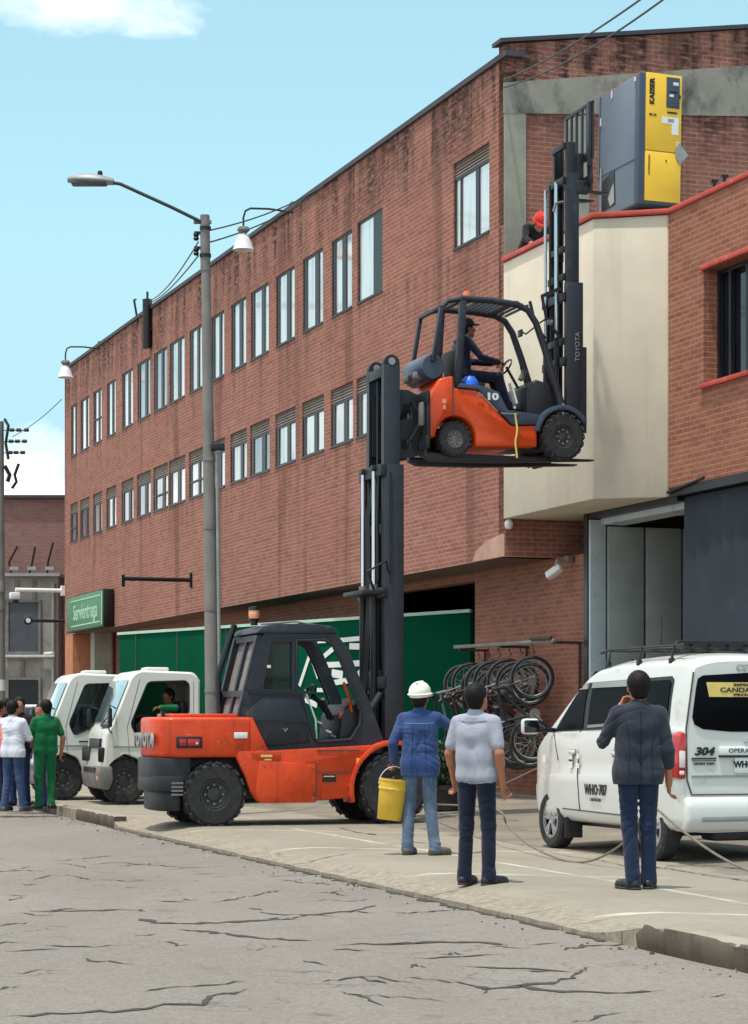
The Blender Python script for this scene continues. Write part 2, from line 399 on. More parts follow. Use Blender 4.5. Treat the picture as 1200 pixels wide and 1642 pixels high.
def wall(mb, u0, u1, v0, v1, holes, mk, m, depth=None, mkd=None):     # rectangle with rectangular holes and reveals
    us = sorted({u0, u1, *[h[0] for h in holes], *[h[1] for h in holes]}); vs = sorted({v0, v1, *[h[2] for h in holes], *[h[3] for h in holes]})
    us = [u for u in us if u0 <= u <= u1]; vs = [v for v in vs if v0 <= v <= v1]
    for a, b in zip(us, us[1:]):
        for c, d in zip(vs, vs[1:]):
            x, y = (a + b) / 2, (c + d) / 2
            if any(h[0] < x < h[1] and h[2] < y < h[3] for h in holes): continue
            mb.add([mk(a, c), mk(b, c), mk(b, d), mk(a, d)], [(0, 1, 2, 3)], m)
    if mkd:
        for h in holes:
            q = [(h[0], h[2]), (h[1], h[2]), (h[1], h[3]), (h[0], h[3])]
            for i in range(4):
                p, r = q[i], q[(i + 1) % 4]
                mb.add([mk(*p), mk(*r), mkd(*r), mkd(*p)], [(0, 1, 2, 3)], m)
# ------------------------------------------------------------------ ground
def road_mat():
    t = NT('road_surface'); o = t.tc.outputs['Object']; c = lin(137, 130, 123)
    col = t.mix(t.ramp(t.noise(o, .22, 6, .6), .3, .7), dark(c, .84), dark(c, 1.1))
    col = t.mix(t.mth('MULTIPLY', t.ramp(t.noise(o, 9, 8, .75), .45, .7), .38), col, dark(c, .62))
    v = t.n.new('ShaderNodeTexVoronoi'); v.inputs['Scale'].default_value = 55; t.l.new(o, v.inputs['Vector'])      # aggregate
    ag = t.n.new('ShaderNodeSeparateXYZ'); t.l.new(v.outputs['Color'], ag.inputs[0])
    col = t.mix(t.mth('MULTIPLY', t.ramp(ag.outputs[0], .55, 1.0), .40), col, dark(c, 1.45)); col = t.mix(t.mth('MULTIPLY', t.ramp(ag.outputs[1], .7, 1.0), .45), col, dark(c, .5))
    wear = t.ramp(t.noise(t.mapping(o, (.5, .12, 1)), 1.0, 6, .6), .48, .7)                                        # wheel paths along the street
    col = t.mix(t.mth('MULTIPLY', wear, .34), col, lin(104, 95, 89))
    pt_ = t.n.new('ShaderNodeTexVoronoi'); pt_.inputs['Scale'].default_value = .16; t.l.new(o, pt_.inputs['Vector'])
    pv = t.n.new('ShaderNodeSeparateXYZ'); t.l.new(pt_.outputs['Color'], pv.inputs[0]); col = t.mix(t.mth('MULTIPLY', pv.outputs[0], .16), col, lin(112, 104, 98))
    oil = t.ramp(t.noise(o, 1.4, 5, .5), .66, .74); col = t.mix(t.mth('MULTIPLY', oil, .40), col, lin(80, 72, 66))
    nn = t.n.new('ShaderNodeTexNoise'); nn.inputs['Scale'].default_value = 1.3; nn.inputs['Detail'].default_value = 8; t.l.new(o, nn.inputs['Vector'])
    for sc, wd, lo, k in (((.55, 1.1, 1), .010, .46, .7), ((1.6, 2.6, 1), .016, .55, .6)):                           # web of hairline cracks
        v = t.n.new('ShaderNodeTexVoronoi'); v.feature = 'DISTANCE_TO_EDGE'; v.inputs['Scale'].default_value = 1.0
        mv = t.n.new('ShaderNodeVectorMath'); mv.operation = 'ADD'; t.l.new(t.mapping(o, sc), mv.inputs[0]); t.l.new(nn.outputs['Color'], mv.inputs[1]); t.l.new(mv.outputs[0], v.inputs['Vector'])
        hair = t.mth('MULTIPLY', t.mth('SUBTRACT', 1.0, t.ramp(v.outputs['Distance'], .0, wd)), t.ramp(t.noise(o, .6 * sc[0] + .3, 3), lo, lo + .1))
        col = t.mix(t.mth('MULTIPLY', hair, k), col, lin(72, 65, 60))
    t.bump(t.mth('ADD', t.noise(o, 70, 4), t.mth('MULTIPLY', t.noise(o, 2.5, 5), 2.0)), .5, .014)
    return t.fin(col, .92, 0, .15)
M['road'] = road_mat()
mb = MB(); n = 24
mb.add([(-500 + 1000 * i / n, -60 + 900 * j / n, 0) for j in range(n + 1) for i in range(n + 1)],
       [(j * (n + 1) + i, j * (n + 1) + i + 1, (j + 1) * (n + 1) + i + 1, (j + 1) * (n + 1) + i) for j in range(n) for i in range(n)], 'road')
road = struct(mb.build('road', smooth=False, recalc=False))

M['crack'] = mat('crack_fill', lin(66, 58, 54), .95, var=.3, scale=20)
def ground(px, py, z=0.0):
    Y = (1.45 - z) * 3600 / (py - 1162); return Vector(((px - 600) * Y / 3600, Y, z))
mb = MB(); rnd = random.Random(3)
def crack(pts, w):
    G = [ground(*p, .004) for p in pts]; path = []
    for a, b in zip(G, G[1:]):
        k = max(2, int((b - a).length / .07))
        for i in range(k): path.append(a.lerp(b, i / k) + Vector((rnd.uniform(-.02, .02), rnd.uniform(-.055, .055), 0)))
    path.append(G[-1]); N = len(path); vs = []
    for i, p in enumerate(path):
        ww = w * .8 * rnd.uniform(.2, 1.3) * min(1, i / 3, (N - 1 - i) / 3 + .05)
        d = (path[min(i + 1, N - 1)] - path[max(i - 1, 0)]).normalized(); q = Vector((-d.y, d.x, 0))
        if abs(q.y) < .4: ww *= .45
        vs += [p + q * ww / 2, p - q * ww / 2]
    mb.add(vs, [(2 * i, 2 * i + 1, 2 * i + 3, 2 * i + 2) for i in range(N - 1)], 'crack')
Z2 = lambda l: [(80 + x / 1.935, 1280 + y / 1.935) for x, y in l]
Z3 = lambda l: [(600 + x / 2, 1280 + y / 2) for x, y in l]
for l, w in (([(-60, 352), (130, 348), (280, 345), (292, 353)], .10), ([(280, 372), (320, 388), (430, 390), (540, 384), (610, 382), (710, 377)], .17), ([(315, 318), (430, 323)], .10),
             ([(390, 405), (500, 415), (650, 433), (820, 442)], .11), ([(-160, 680), (0, 669), (100, 665), (260, 657), (360, 640), (480, 640), (510, 612), (560, 603), (640, 587)], .085),
             ([(90, 495), (160, 505), (280, 515)], .07), ([(-150, 474), (40, 468)], .10), ([(250, 428), (330, 420)], .08), ([(485, 325), (560, 315), (650, 298), (715, 285)], .07),
             ([(880, 452), (1010, 453), (1100, 450), (1200, 450)], .10), ([(785, 502), (865, 520)], .06), ([(830, 570), (960, 556), (1045, 576)], .07), ([(900, 598), (960, 610), (1035, 645)], .06),
             ([(605, 338), (660, 347)], .10), ([(-20, 400), (60, 398)], .11), ([(-150, 300), (-60, 302)], .09), ([(260, 257), (300, 258)], .08), ([(440, 226), (480, 228)], .08)):
    crack(Z2(l), w)
for l, w in (([(0, 467), (140, 463), (285, 460), (380, 463), (432, 474)], .12), ([(480, 472), (600, 463)], .06), ([(120, 513), (280, 507), (460, 500)], .06), ([(-20, 580), (40, 592)], .09),
             ([(70, 572), (160, 580), (250, 587), (330, 600), (370, 608), (480, 600), (560, 590), (640, 575), (690, 540)], .09), ([(430, 600), (560, 617), (700, 622), (800, 626), (935, 614)], .09),
             ([(450, 548), (530, 553), (590, 557)], .07), ([(370, 608), (350, 625)], .09), ([(390, 650), (450, 645)], .06), ([(620, 720), (680, 712), (800, 686)], .06), ([(110, 545), (135, 532), (170, 545)], .07), ([(1060, 640), (1130, 626)], .06)):
    crack(Z3(l), w)
rnd = random.Random(77)
for k in range(46):                                                    # many shorter cracks, mostly across the street
    Y = rnd.uniform(11.3, 24); x1 = 1.64 - (Y - 14.8) * .318 - .5; x = rnd.uniform(-2.2 * Y / 12, x1); L = rnd.uniform(.15, .75); py = 1162 + 1.45 * 3600 / Y; px = 600 + 3600 * x / Y; dx = L * 3600 / Y; d = rnd.uniform(-.16, .16)
    crack([(px, py), (px + dx * .35, py + dx * .35 * d + rnd.uniform(-3, 3)), (px + dx * .7, py + dx * .7 * d + rnd.uniform(-3, 3)), (px + dx, py + dx * d)], rnd.uniform(.03, .08))
mb.build('crack', road, smooth=False, recalc=False)

# pavement and yard: one sheet in a frame whose x runs along the kerb and whose -y runs towards the building
C0 = Vector((1.64, 14.8, 0)); KA = math.atan2(.953, -.303)
def kerb_edge(t):
    s = lambda a, b, x: (lambda q: q * q * (3 - 2 * q))(min(1, max(0, (x - a) / (b - a))))
    return .15 - .115 * s(-.5, .5, t) + .115 * s(17.0, 17.8, t)
def yard_z(t, w):
    q = min(1, w / .7); q = q * q * (3 - 2 * q); e = kerb_edge(t)
    return e + (.12 - e) * q + max(0, w - 3.4) * .032 * (1 if w < 7.4 else 4.0 / max(w - 3.4, 1e-6))
def yard_at(x, y):
    d = Vector((x, y, 0)) - C0; c, s_ = math.cos(KA), math.sin(KA)
    return yard_z(d.x * c + d.y * s_, -(-d.x * s_ + d.y * c))
def yard_mat():
    t = NT('pavement'); o = t.tc.outputs['Object']; sp = t.n.new('ShaderNodeSeparateXYZ'); t.l.new(o, sp.inputs[0])
    x = sp.outputs[0]; w = t.mth('MULTIPLY', sp.outputs[1], -1.0); c = lin(149, 141, 127)
    col = t.mix(t.ramp(t.noise(o, .5, 6, .6), .3, .7), dark(c, .84), dark(c, 1.08))
    col = t.mix(t.mth('MULTIPLY', t.ramp(t.noise(o, 6, 9, .75), .48, .7), .38), col, lin(118, 108, 94))
    col = t.mix(t.mth('MULTIPLY', t.ramp(t.noise(o, 60, 3), .55, .75), .35), col, lin(104, 96, 86))
    sp_ = t.ramp(t.noise(o, 2.1, 4, .5), .66, .72); col = t.mix(t.mth('MULTIPLY', sp_, .35), col, lin(92, 84, 74))
    tone = t.n.new('ShaderNodeTexVoronoi'); tone.inputs['Scale'].default_value = .32; t.l.new(o, tone.inputs['Vector'])
    tv = t.n.new('ShaderNodeSeparateXYZ'); t.l.new(tone.outputs['Color'], tv.inputs[0])
    col = t.mix(t.mth('MULTIPLY', tv.outputs[0], .10), col, lin(150, 144, 132))
    # pale mortar joints between the slabs
    jw = t.mth('ABSOLUTE', t.mth('SUBTRACT', t.mth('ADD', w, t.mth('MULTIPLY', t.noise(o, 1.5, 3), .12)), 1.72))
    jx = t.mth('ABSOLUTE', t.mth('SUBTRACT', t.mth('MODULO', t.mth('ADD', t.mth('ADD', x, t.mth('MULTIPLY', w, .75)), 40.35), 4.4), 2.2))
    jn = t.ramp(t.noise(o, 1.1, 4), .38, .6)
    j = t.mth('MAXIMUM', t.mth('LESS_THAN', jw, .035), t.mth('LESS_THAN', jx, .06))
    col = t.mix(t.mth('MULTIPLY', t.mth('MULTIPLY', j, jn), .65), col, lin(206, 200, 182))
    # older grey patch of rough ground behind the pavement
    e = t.mth('ADD', w, t.mth('MULTIPLY', t.mth('SUBTRACT', t.noise(o, 1.2, 6, .7), .5), .9))
    g = t.ramp(e, 3.05, 3.2); c2 = lin(134, 125, 113)
    rough = t.mix(t.ramp(t.noise(o, .8, 8, .7), .35, .68), dark(c2, .74), dark(c2, 1.14))
    rough = t.mix(t.mth('MULTIPLY', t.ramp(t.noise(o, 4, 9, .75), .56, .64), .5), rough, lin(92, 84, 76))
    col = t.mix(g, col, rough)
    edge = t.mth('MULTIPLY', t.mth('LESS_THAN', t.mth('ABSOLUTE', t.mth('SUBTRACT', e, 3.08)), .05), t.ramp(t.noise(o, 1.7, 3), .45, .55))
    col = t.mix(t.mth('MULTIPLY', edge, .7), col, lin(96, 86, 76))
    # worn gutter stones along the road edge
    gu = t.mth('SUBTRACT', 1.0, t.ramp(t.mth('ADD', w, t.mth('MULTIPLY', t.noise(o, 2.3, 5), .25)), .40, .62))
    gcol = t.mix(t.ramp(t.noise(o, 13, 9, .75), .36, .66), lin(126, 117, 104), lin(166, 157, 140))
    gj = t.mth('LESS_THAN', t.mth('MODULO', t.mth('ADD', x, 40.0), 1.0), .025); gcol = t.mix(t.mth('MULTIPLY', gj, .7), gcol, lin(84, 76, 68))
    gcol = t.mix(t.mth('MULTIPLY', t.ramp(t.noise(t.mapping(o, (1, 2, 1)), 5, 9, .8), .57, .64), .8), gcol, lin(80, 70, 62))
    col = t.mix(gu, col, gcol)
    tyre = t.ramp(t.noise(t.mapping(o, (.6, .16, 1)), 1.0, 5), .56, .72)
    col = t.mix(t.mth('MULTIPLY', tyre, .28), col, lin(116, 108, 98))
    t.bump(t.mth('ADD', t.noise(o, 45, 4), t.mth('MULTIPLY', t.noise(o, 3, 7, .7), .9)), .4, .012)
    return t.fin(col, .92, 0, .2)
M['yard'] = yard_mat()
mb = MB(); ts = [-16 + .5 * i for i in range(30)] + [-1 + .25 * i for i in range(80)] + [19 + 1.5 * i for i in range(40)]
ws = [0, .06, .12, .2, .3, .42, .55, .7, 1, 1.5, 2, 2.6, 3.2, 3.4, 4, 5, 6, 7, 7.4, 9, 12, 16, 22]; rnd = random.Random(5)
vs = []; wig = [rnd.uniform(-.014, .014) if 0 < t < 17 else 0 for t in ts]
for k, t in enumerate(ts):
    vs.append((t, wig[k], -.05))
    for w in ws: vs.append((t, -w + (wig[k] if w < .3 else 0), yard_z(t, w) + (rnd.uniform(-.004, .004) if w < .6 and -.5 < t < 18 else 0)))
nw = len(ws) + 1
mb.add(vs, [(i * nw + j, i * nw + j + 1, (i + 1) * nw + j + 1, (i + 1) * nw + j) for i in range(len(ts) - 1) for j in range(nw - 1)], 'yard')
yard = struct(mb.build('pavement', smooth=True, angle=30)); yard.location = C0; yard.rotation_euler = (0, 0, KA)
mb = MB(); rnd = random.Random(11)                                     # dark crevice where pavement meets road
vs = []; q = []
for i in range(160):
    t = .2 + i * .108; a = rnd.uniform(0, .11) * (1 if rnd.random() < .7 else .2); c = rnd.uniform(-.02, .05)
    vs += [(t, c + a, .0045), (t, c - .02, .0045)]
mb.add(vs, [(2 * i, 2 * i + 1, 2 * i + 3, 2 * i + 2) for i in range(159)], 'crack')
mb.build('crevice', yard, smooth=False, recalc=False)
def kerbstone(t0, t1, hgt, rnd):
    mb = MB(); t = t0; k = 0
    while t < t1 - .05:
        L = min(rnd.uniform(1.6, 2.4), t1 - t); nt = max(4, int(L / .06)); rings = []
        for i in range(nt + 1):
            x = t + L * i / nt; e = min(1, i / 2, (nt - i) / 2 + .35); ring = []
            prof = [(.0, -.05), (.028, .25 * hgt), (.030, .60 * hgt), (.026, .88 * hgt), (.012, .985 * hgt), (-.03, hgt), (-.09, hgt), (-.15, hgt * .995), (-.16, -.05)]
            for q, (y, z) in enumerate(prof):
                n = noise.noise(Vector((x * 2.2, q * .55, t0))) * .5 + noise.noise(Vector((x * 7, q * 1.3, t0 + 5))) * .35 + noise.noise(Vector((x * 19, q * 2.1, t0 + 9))) * .2
                chip = max(0, noise.noise(Vector((x * 3.1, 3.3, t0 + 2))) - .12) * .16 if 3 <= q <= 5 else 0
                a = .02 if 1 <= q <= 5 else .006
                ring.append((x, y + a * n - chip * .6 - (1 - e) * .02, z + a * n * .6 - chip - (1 - e) * .012))
            rings.append(ring)
        mb.loft(rings, 'kerbc', closed=True); t += L + .012; k += 1
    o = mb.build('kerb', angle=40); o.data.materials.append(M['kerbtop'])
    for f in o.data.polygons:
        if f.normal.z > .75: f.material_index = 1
    o.location = C0; o.rotation_euler = (0, 0, KA); return struct(o)
kerbstone(-12, -.25, .168, random.Random(2)); kerbstone(17.4, 20.4, .175, random.Random(4)); kerbstone(22.2, 24.6, .17, random.Random(6))

mb = MB(); rnd = random.Random(14); yi = (Matrix.Translation(C0) @ Matrix.Rotation(KA, 4, 'Z')).inverted()
for pts, w in (([(545, 1327), (572, 1334), (604, 1338)], .16), ([(955, 1377), (1010, 1389), (1070, 1391), (1130, 1402), (1230, 1416)], .13), ([(640, 1346), (700, 1354)], .07), ([(765, 1315), (832, 1321)], .12), ([(700, 1307), (735, 1316)], .1), ([(1090, 1384), (1150, 1388), (1230, 1398)], .09), ([(800, 1347), (850, 1357), (905, 1371), (960, 1379)], .08), ([(420, 1385), (470, 1372), (560, 1368)], .05), ([(610, 1430), (700, 1418), (790, 1412)], .04)):
    for a, b in zip(pts, pts[1:]):
        k = 8; vs = []
        for i in range(k + 1):
            px, py = a[0] + (b[0] - a[0]) * i / k, a[1] + (b[1] - a[1]) * i / k; p = ground(px, py, .13); ww = w * rnd.uniform(.15, 1) / 2
            p.y += rnd.uniform(-.06, .06); p.z = yard_at(p.x, p.y) + .006; vs += [yi @ (p + Vector((0, ww, 0))), yi @ (p - Vector((0, ww, 0)))]
        mb.add(vs, [(2 * i, 2 * i + 1, 2 * i + 3, 2 * i + 2) for i in range(k)], 'crack')
mb.build('crack', yard, smooth=False, recalc=False)

# ------------------------------------------------------------------ the long brick building
BA = math.atan2(.941, -.338)
bld = thing('brick_building', 'long three storey red brick building with two rows of dark framed windows and stained parapet', 'building', (2.1, 36, 0), BA)
F = lambda u, v: (u, 0, v)
WU = [32.55, 31.1, 29.43, 27.72, 25.81, 23.99, 22.24, 20.6, 18.8, 16.9, 15.2, 13.57, 11.72, 9.87, 8.07, 6.45]
WW = [.9, 1.15, 1.05, 1.08, 1.24, 1.38, 1.36, 1.45, 1.22, 1.08, 1.2, 1.35, 1.3, 1.3, 1.22, 1.4]
up = [(c - w / 2, c + w / 2, 9.46, 10.95) for c, w in zip(WU, WW)]; up[-1] = (5.75, 7.15, 9.46, 11.0)
lo = [(c - w / 2 - .06, c + w / 2 + .06, 6.91, 8.03) for c, w in zip(WU, WW)]
big = (.65, 2.21, 9.5, 10.96)
BL = 33.9
mb = MB(); wall(mb, -.0, BL, 4.14, 12.15, up + lo + [big], F, 'brick_main', mkd=lambda u, v: (u, -.16, v))
mb.add([(0, 0, 4.14), (BL, 0, 4.14), (BL, -.9, 4.14), (0, -.9, 4.14)], [(0, 1, 2, 3)], 'soffit')
mb.add([(BL, 0, 4.14), (BL, 0, 12.15), (BL, -12, 12.15), (BL, -12, 4.14)], [(0, 1, 2, 3)], 'brick_main')
mb.build('facade_wall', bld, smooth=False, recalc=False)
mb = MB()                                                              # gable end, roof edge rising towards the ridge
top = lambda o_: 12.37 + .157 * -o_
g = [(0, 4.14), (0, 12.15), (0, top(0)), (-9, top(-9)), (-9, 4.14)]
mb.prism([(0, 4.14), (0, 12.37), (-9, top(-9)), (-9, 4.14)], 'yz', -.002, .25, 'brick_main')
mb.build('gable_wall', bld, smooth=False)
mb = MB(); mb.prism([(.03, 11.25), (.03, 11.74), (-9, 13.2), (-9, 11.98)], 'yz', -.03, -.004, 'band'); mb.build('concrete_band', bld, smooth=False)
for a, b in ((.02, -.36), (-1.04, -1.48), (-4.6, -5.0)):
    mb = MB(); mb.prism([(a, 8.0), (a, 11.25), (b, 11.25 - .08 * b), (b, 8.0)], 'yz', -.025, -.004, 'column'); mb.build('concrete_column', bld, smooth=False)
mb = MB(); mb.box((BL / 2 - .05, -.12, 12.19), (BL + .2, .34, .09), 'coping'); mb.build('coping', bld)
mb = MB(); mb.prism([(.1, 12.375), (.1, 12.44), (-9, top(-9) + .07), (-9, top(-9) + .005)], 'yz', -.06, .3, 'coping'); mb.build('gable_coping', bld, smooth=False)
mb = MB(); mb.add([(.2, -.2, 12.1), (BL, -.2, 12.1), (BL, -12, 13.6), (.2, -12, 13.6)], [(0, 1, 2, 3)], 'coping'); mb.build('roof', bld, smooth=False)
mb = MB()                                                              # recessed ground floor with a loading dock
wall(mb, -1.13, BL - .6, -.2, 4.14, [(3.45, 8.0, -.2, 4.0), (8.0, 13.6, -.2, 3.62), (27.6, 29.6, -.2, 3.0)], lambda u, v: (u, -.9, v), 'brick_ground', mkd=lambda u, v: (u, -1.2, v))
mb.build('ground_floor_wall', bld, smooth=False, recalc=False)
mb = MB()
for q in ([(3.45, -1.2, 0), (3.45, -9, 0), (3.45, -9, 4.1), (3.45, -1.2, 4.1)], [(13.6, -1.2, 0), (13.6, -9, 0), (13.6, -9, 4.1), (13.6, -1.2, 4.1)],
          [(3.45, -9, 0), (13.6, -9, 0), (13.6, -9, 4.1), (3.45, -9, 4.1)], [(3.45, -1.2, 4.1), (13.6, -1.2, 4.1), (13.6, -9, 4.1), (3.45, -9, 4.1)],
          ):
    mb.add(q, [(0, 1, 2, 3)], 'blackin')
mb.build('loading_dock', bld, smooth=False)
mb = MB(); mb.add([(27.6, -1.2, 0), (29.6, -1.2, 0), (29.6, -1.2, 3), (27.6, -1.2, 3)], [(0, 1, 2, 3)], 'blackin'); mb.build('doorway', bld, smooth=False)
mb = MB(); mb.box((2.4, -.86, .14), (5.0, .26, .3), 'galv_d', bev=.02); mb.build('plinth', bld)
mb = MB(); mb.box((33.3, -.35, 2.0), (1.1, .7, 4.27), 'terracotta'); mb.build('corner_pillar', bld)
mb = MB(); mb.box((31.2, -.5, 2.0), (.5, .5, 4.27), 'column'); mb.build('column', bld)
mb = MB(); mb.prism([(0, 4.15), (1.35, 4.15), (1.2, 4.32), (.75, 4.45), (.1, 4.52), (0, 4.5)], 'xz', .001, .012, 'patch'); mb.build('pale_patch', bld, smooth=False)  # paler patch along the wall's lower near corner
rnd = random.Random(21)
def window(h, kind, parent):
    u0, u1, z0, z1 = h; fr = MB(); y = -.035; w = .04
    zt = z1 - (.28 if kind == 'lower' else .26 if kind == 'big' else 0)
    for a, b, c, d in ((u0, u0 + w, z0, zt), (u1 - w, u1, z0, zt), (u0 + w, u1 - w, z0, z0 + w), (u0 + w, u1 - w, zt - w, zt)):
        fr.box(((a + b) / 2, y, (c + d) / 2), (b - a - .002, .03, d - c - .002), 'frame')
    f0 = rnd.uniform(.42, .6); mw = rnd.uniform(.12, .2)
    if kind == 'big': f0 = .42; mw = .16
    if kind == 'end': f0 = .5; mw = .02
    um = u1 - (u1 - u0) * (1 - f0); ml, mr = um - mw / 2, um + mw / 2
    if kind == 'big': bars = [(u0 + (u1 - u0) * .36, .15), (u0 + (u1 - u0) * .83, .06)]
    elif kind == 'end': bars = [(u0 + .28, .56)]
    else: ww_ = u1 - u0; bars = [(u0 + ww_ * rnd.uniform(.34, .44), ww_ * rnd.uniform(.13, .2)), (u1 - ww_ * .075 - .02, ww_ * rnd.uniform(.07, .13))]  # second bar is a dark strip painting the shaded far jamb
    for c, bw in bars: fr.box((c, y - .002, (z0 + zt) / 2), (bw, .026, zt - z0 - 2 * w), 'slot')
    if rnd.random() < .12 and kind != 'end': fr.box(((u0 + u1) / 2, y + .02, z0 + (zt - z0) * .45), (u1 - u0 - .12, .02, .035), 'frame')
    o = fr.build('window', parent)
    g = MB(); g.box(((u0 + u1) / 2, y - .014, (z0 + zt) / 2), (u1 - u0 - .02, .012, zt - z0 - .02), 'pane' if kind != 'lower' else 'pane_dim'); g.build('pane', o)
    s_ = MB(); s_.box(((u0 + u1) / 2, -.08, z0 - .012), (u1 - u0 - .004, .2, .03), 'slot'); s_.build('sill', o)
    if kind in ('lower', 'big'):
        l = MB(); k = 5
        for i in range(k): l.box(((u0 + u1) / 2, -.06, zt + (z1 - zt) * (i + .5) / k), (u1 - u0 - .02, .05, (z1 - zt) / k * .72), 'louvre', Matrix.Rotation(R(25), 3, 'X'))
        l.box(((u0 + u1) / 2, -.12, (zt + z1) / 2), (u1 - u0 - .01, .02, z1 - zt - .01), 'slot'); l.build('louvre', o)
    return o
for i, h in enumerate(up): window(h, 'end' if i == len(up) - 1 else 'upper', bld)
for h in lo: window(h, 'lower', bld)
window(big, 'big', bld)
def B(s_, o_, z): return bld_m @ Vector((s_, o_, z))
bld_m = Matrix.Translation((2.1, 36, 0)) @ Matrix.Rotation(BA, 4, 'Z')

# ------------------------------------------------------------------ garage building with the cream bay
gar = thing('garage_building', 'brick building with cream rendered corner bay, red parapet cap and wide dark garage door', 'building', (2.1, 36, 0), BA)
mb = MB(); mb.prism([(-.01, .03), (-3.35, .03), (-3.95, -.87), (-3.95, -1.4), (-.01, -1.4)], 'xy', 4.75, 8.85, 'cream', bev=.015)
mb.build('bay', gar)
mb = MB(); cap = [(0, .07), (-3.37, .07), (-4.0, -.86), (-14, -.86), (-14, -1.1), (-3.9, -1.1), (-3.24, -.12), (0, -.12)]
mb.prism(cap, 'xy', 8.862, 8.935, 'redcap', bev=.008); mb.build('parapet_cap', gar)
GW = (-6.32, -5.03, 6.24, 7.84)
mb = MB(); wall(mb, -14, -3.952, 4.87, 8.85, [GW], lambda u, v: (u, -.89, v), 'brick_right', mkd=lambda u, v: (u, -1.22, v))
mb.add([(-14, -.89, 4.87), (-3.952, -.89, 4.87), (-3.952, -1.3, 4.87), (-14, -1.3, 4.87)], [(0, 1, 2, 3)], 'soffit')
mb.build('facade_wall', gar, smooth=False, recalc=False)
mb = MB(); mb.box((-7, -5.5, 8.35), (13.9, 9.0, .12), 'galv_d'); mb.box((-7, -10.2, 4.4), (13.9, .2, 8.9), 'brick_right'); mb.box((-14.1, -5.5, 4.4), (.2, 9.4, 8.9), 'brick_right'); mb.build('roof', gar)
wf = MB(); u0, u1, z0, z1 = GW
for a, b, c, d in ((u0, u0 + .06, z0, z1), (u1 - .06, u1, z0, z1), (u0 + .06, u1 - .06, z0, z0 + .06), (u0 + .06, u1 - .06, z1 - .06, z1), (-5.42, -5.36, z0 + .06, z1 - .06), (-5.9, -5.84, z0 + .06, z1 - .06)):
    wf.box(((a + b) / 2, -1.14, (c + d) / 2), (b - a, .07, d - c), 'frame')
wo = wf.build('window', gar)
mb = MB(); mb.box(((u0 + u1) / 2, -1.19, (z0 + z1) / 2), (u1 - u0 - .02, .012, z1 - z0 - .02), 'pane_dark'); mb.build('pane', wo)
mb = MB(); mb.box(((u0 + u1) / 2, -.96, z1 + .035), (u1 - u0 + .10, .22, .065), 'redcap', bev=.005); mb.build('lintel', wo)
mb = MB(); mb.box(((u0 + u1) / 2, -.95, z0 - .035), (u1 - u0 + .10, .24, .065), 'redcap', bev=.005); mb.build('sill', wo)
# ground floor: door frame, lit side wall of the garage, folded dark door
mb = MB(); mb.box((-1.22, -.95, 2.3), (.14, .2, 4.9), 'slot'); mb.box((-2.78, -.97, 4.71), (3.0, .22, .09), 'slot'); mb.build('door_frame', gar)
mb = MB(); mb.box((-1.33, -1.0, 2.25), (.06, .27, 4.8), 'jamb', bev=.01); mb.box((-2.8, -1.25, 4.62), (2.9, .4, .1), 'jamb'); mb.build('jamb', gar)
for k in range(5):
    mb = MB(); mb.box((-1.36, -1.47 - k * .66, 2.25), (.08, .62, 4.6), 'panel_grey', bev=.015); mb.build('inner_panel', gar)
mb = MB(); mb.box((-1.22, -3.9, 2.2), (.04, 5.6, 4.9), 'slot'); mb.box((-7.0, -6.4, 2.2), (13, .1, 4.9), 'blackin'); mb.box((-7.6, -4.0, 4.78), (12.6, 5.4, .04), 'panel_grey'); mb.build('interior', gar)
mb = MB(); pts = []; x = -4.28; k = 0
while x > -12.5:                                                       # vertical corrugation
    pts += [(x, -1.0 + (.0 if k % 2 else .025)), (x - .05, -1.0 + (.0 if k % 2 else .025))]; x -= .05 if k % 2 else .22; x -= .05; k += 1
poly = pts + [(pts[-1][0], -1.12), (-4.28, -1.12)]
mb.prism(poly, 'xy', .05, 4.72, 'door_dark'); mb.build('garage_door', gar, angle=20)
mb = MB(); mb.box((-8.4, -.93, 4.8), (8.6, .2, .13), 'slot'); mb.tube([(-4.1, -.80, 4.80), (-5.2, -.80, 4.90)], .022, 'slot'); mb.build('door_track', gar)
for s_ in (-5.35, -5.62):
    pass
for s_ in (-4.95, -5.25): mb = MB(); mb.tube([(s_, -1.1, 8.9), (s_, -1.1, 9.12)], .025, 'slot'); mb.box((s_, -1.1, 9.13), (.05, .1, .04), 'slot'); mb.build('rebar_stub', gar)

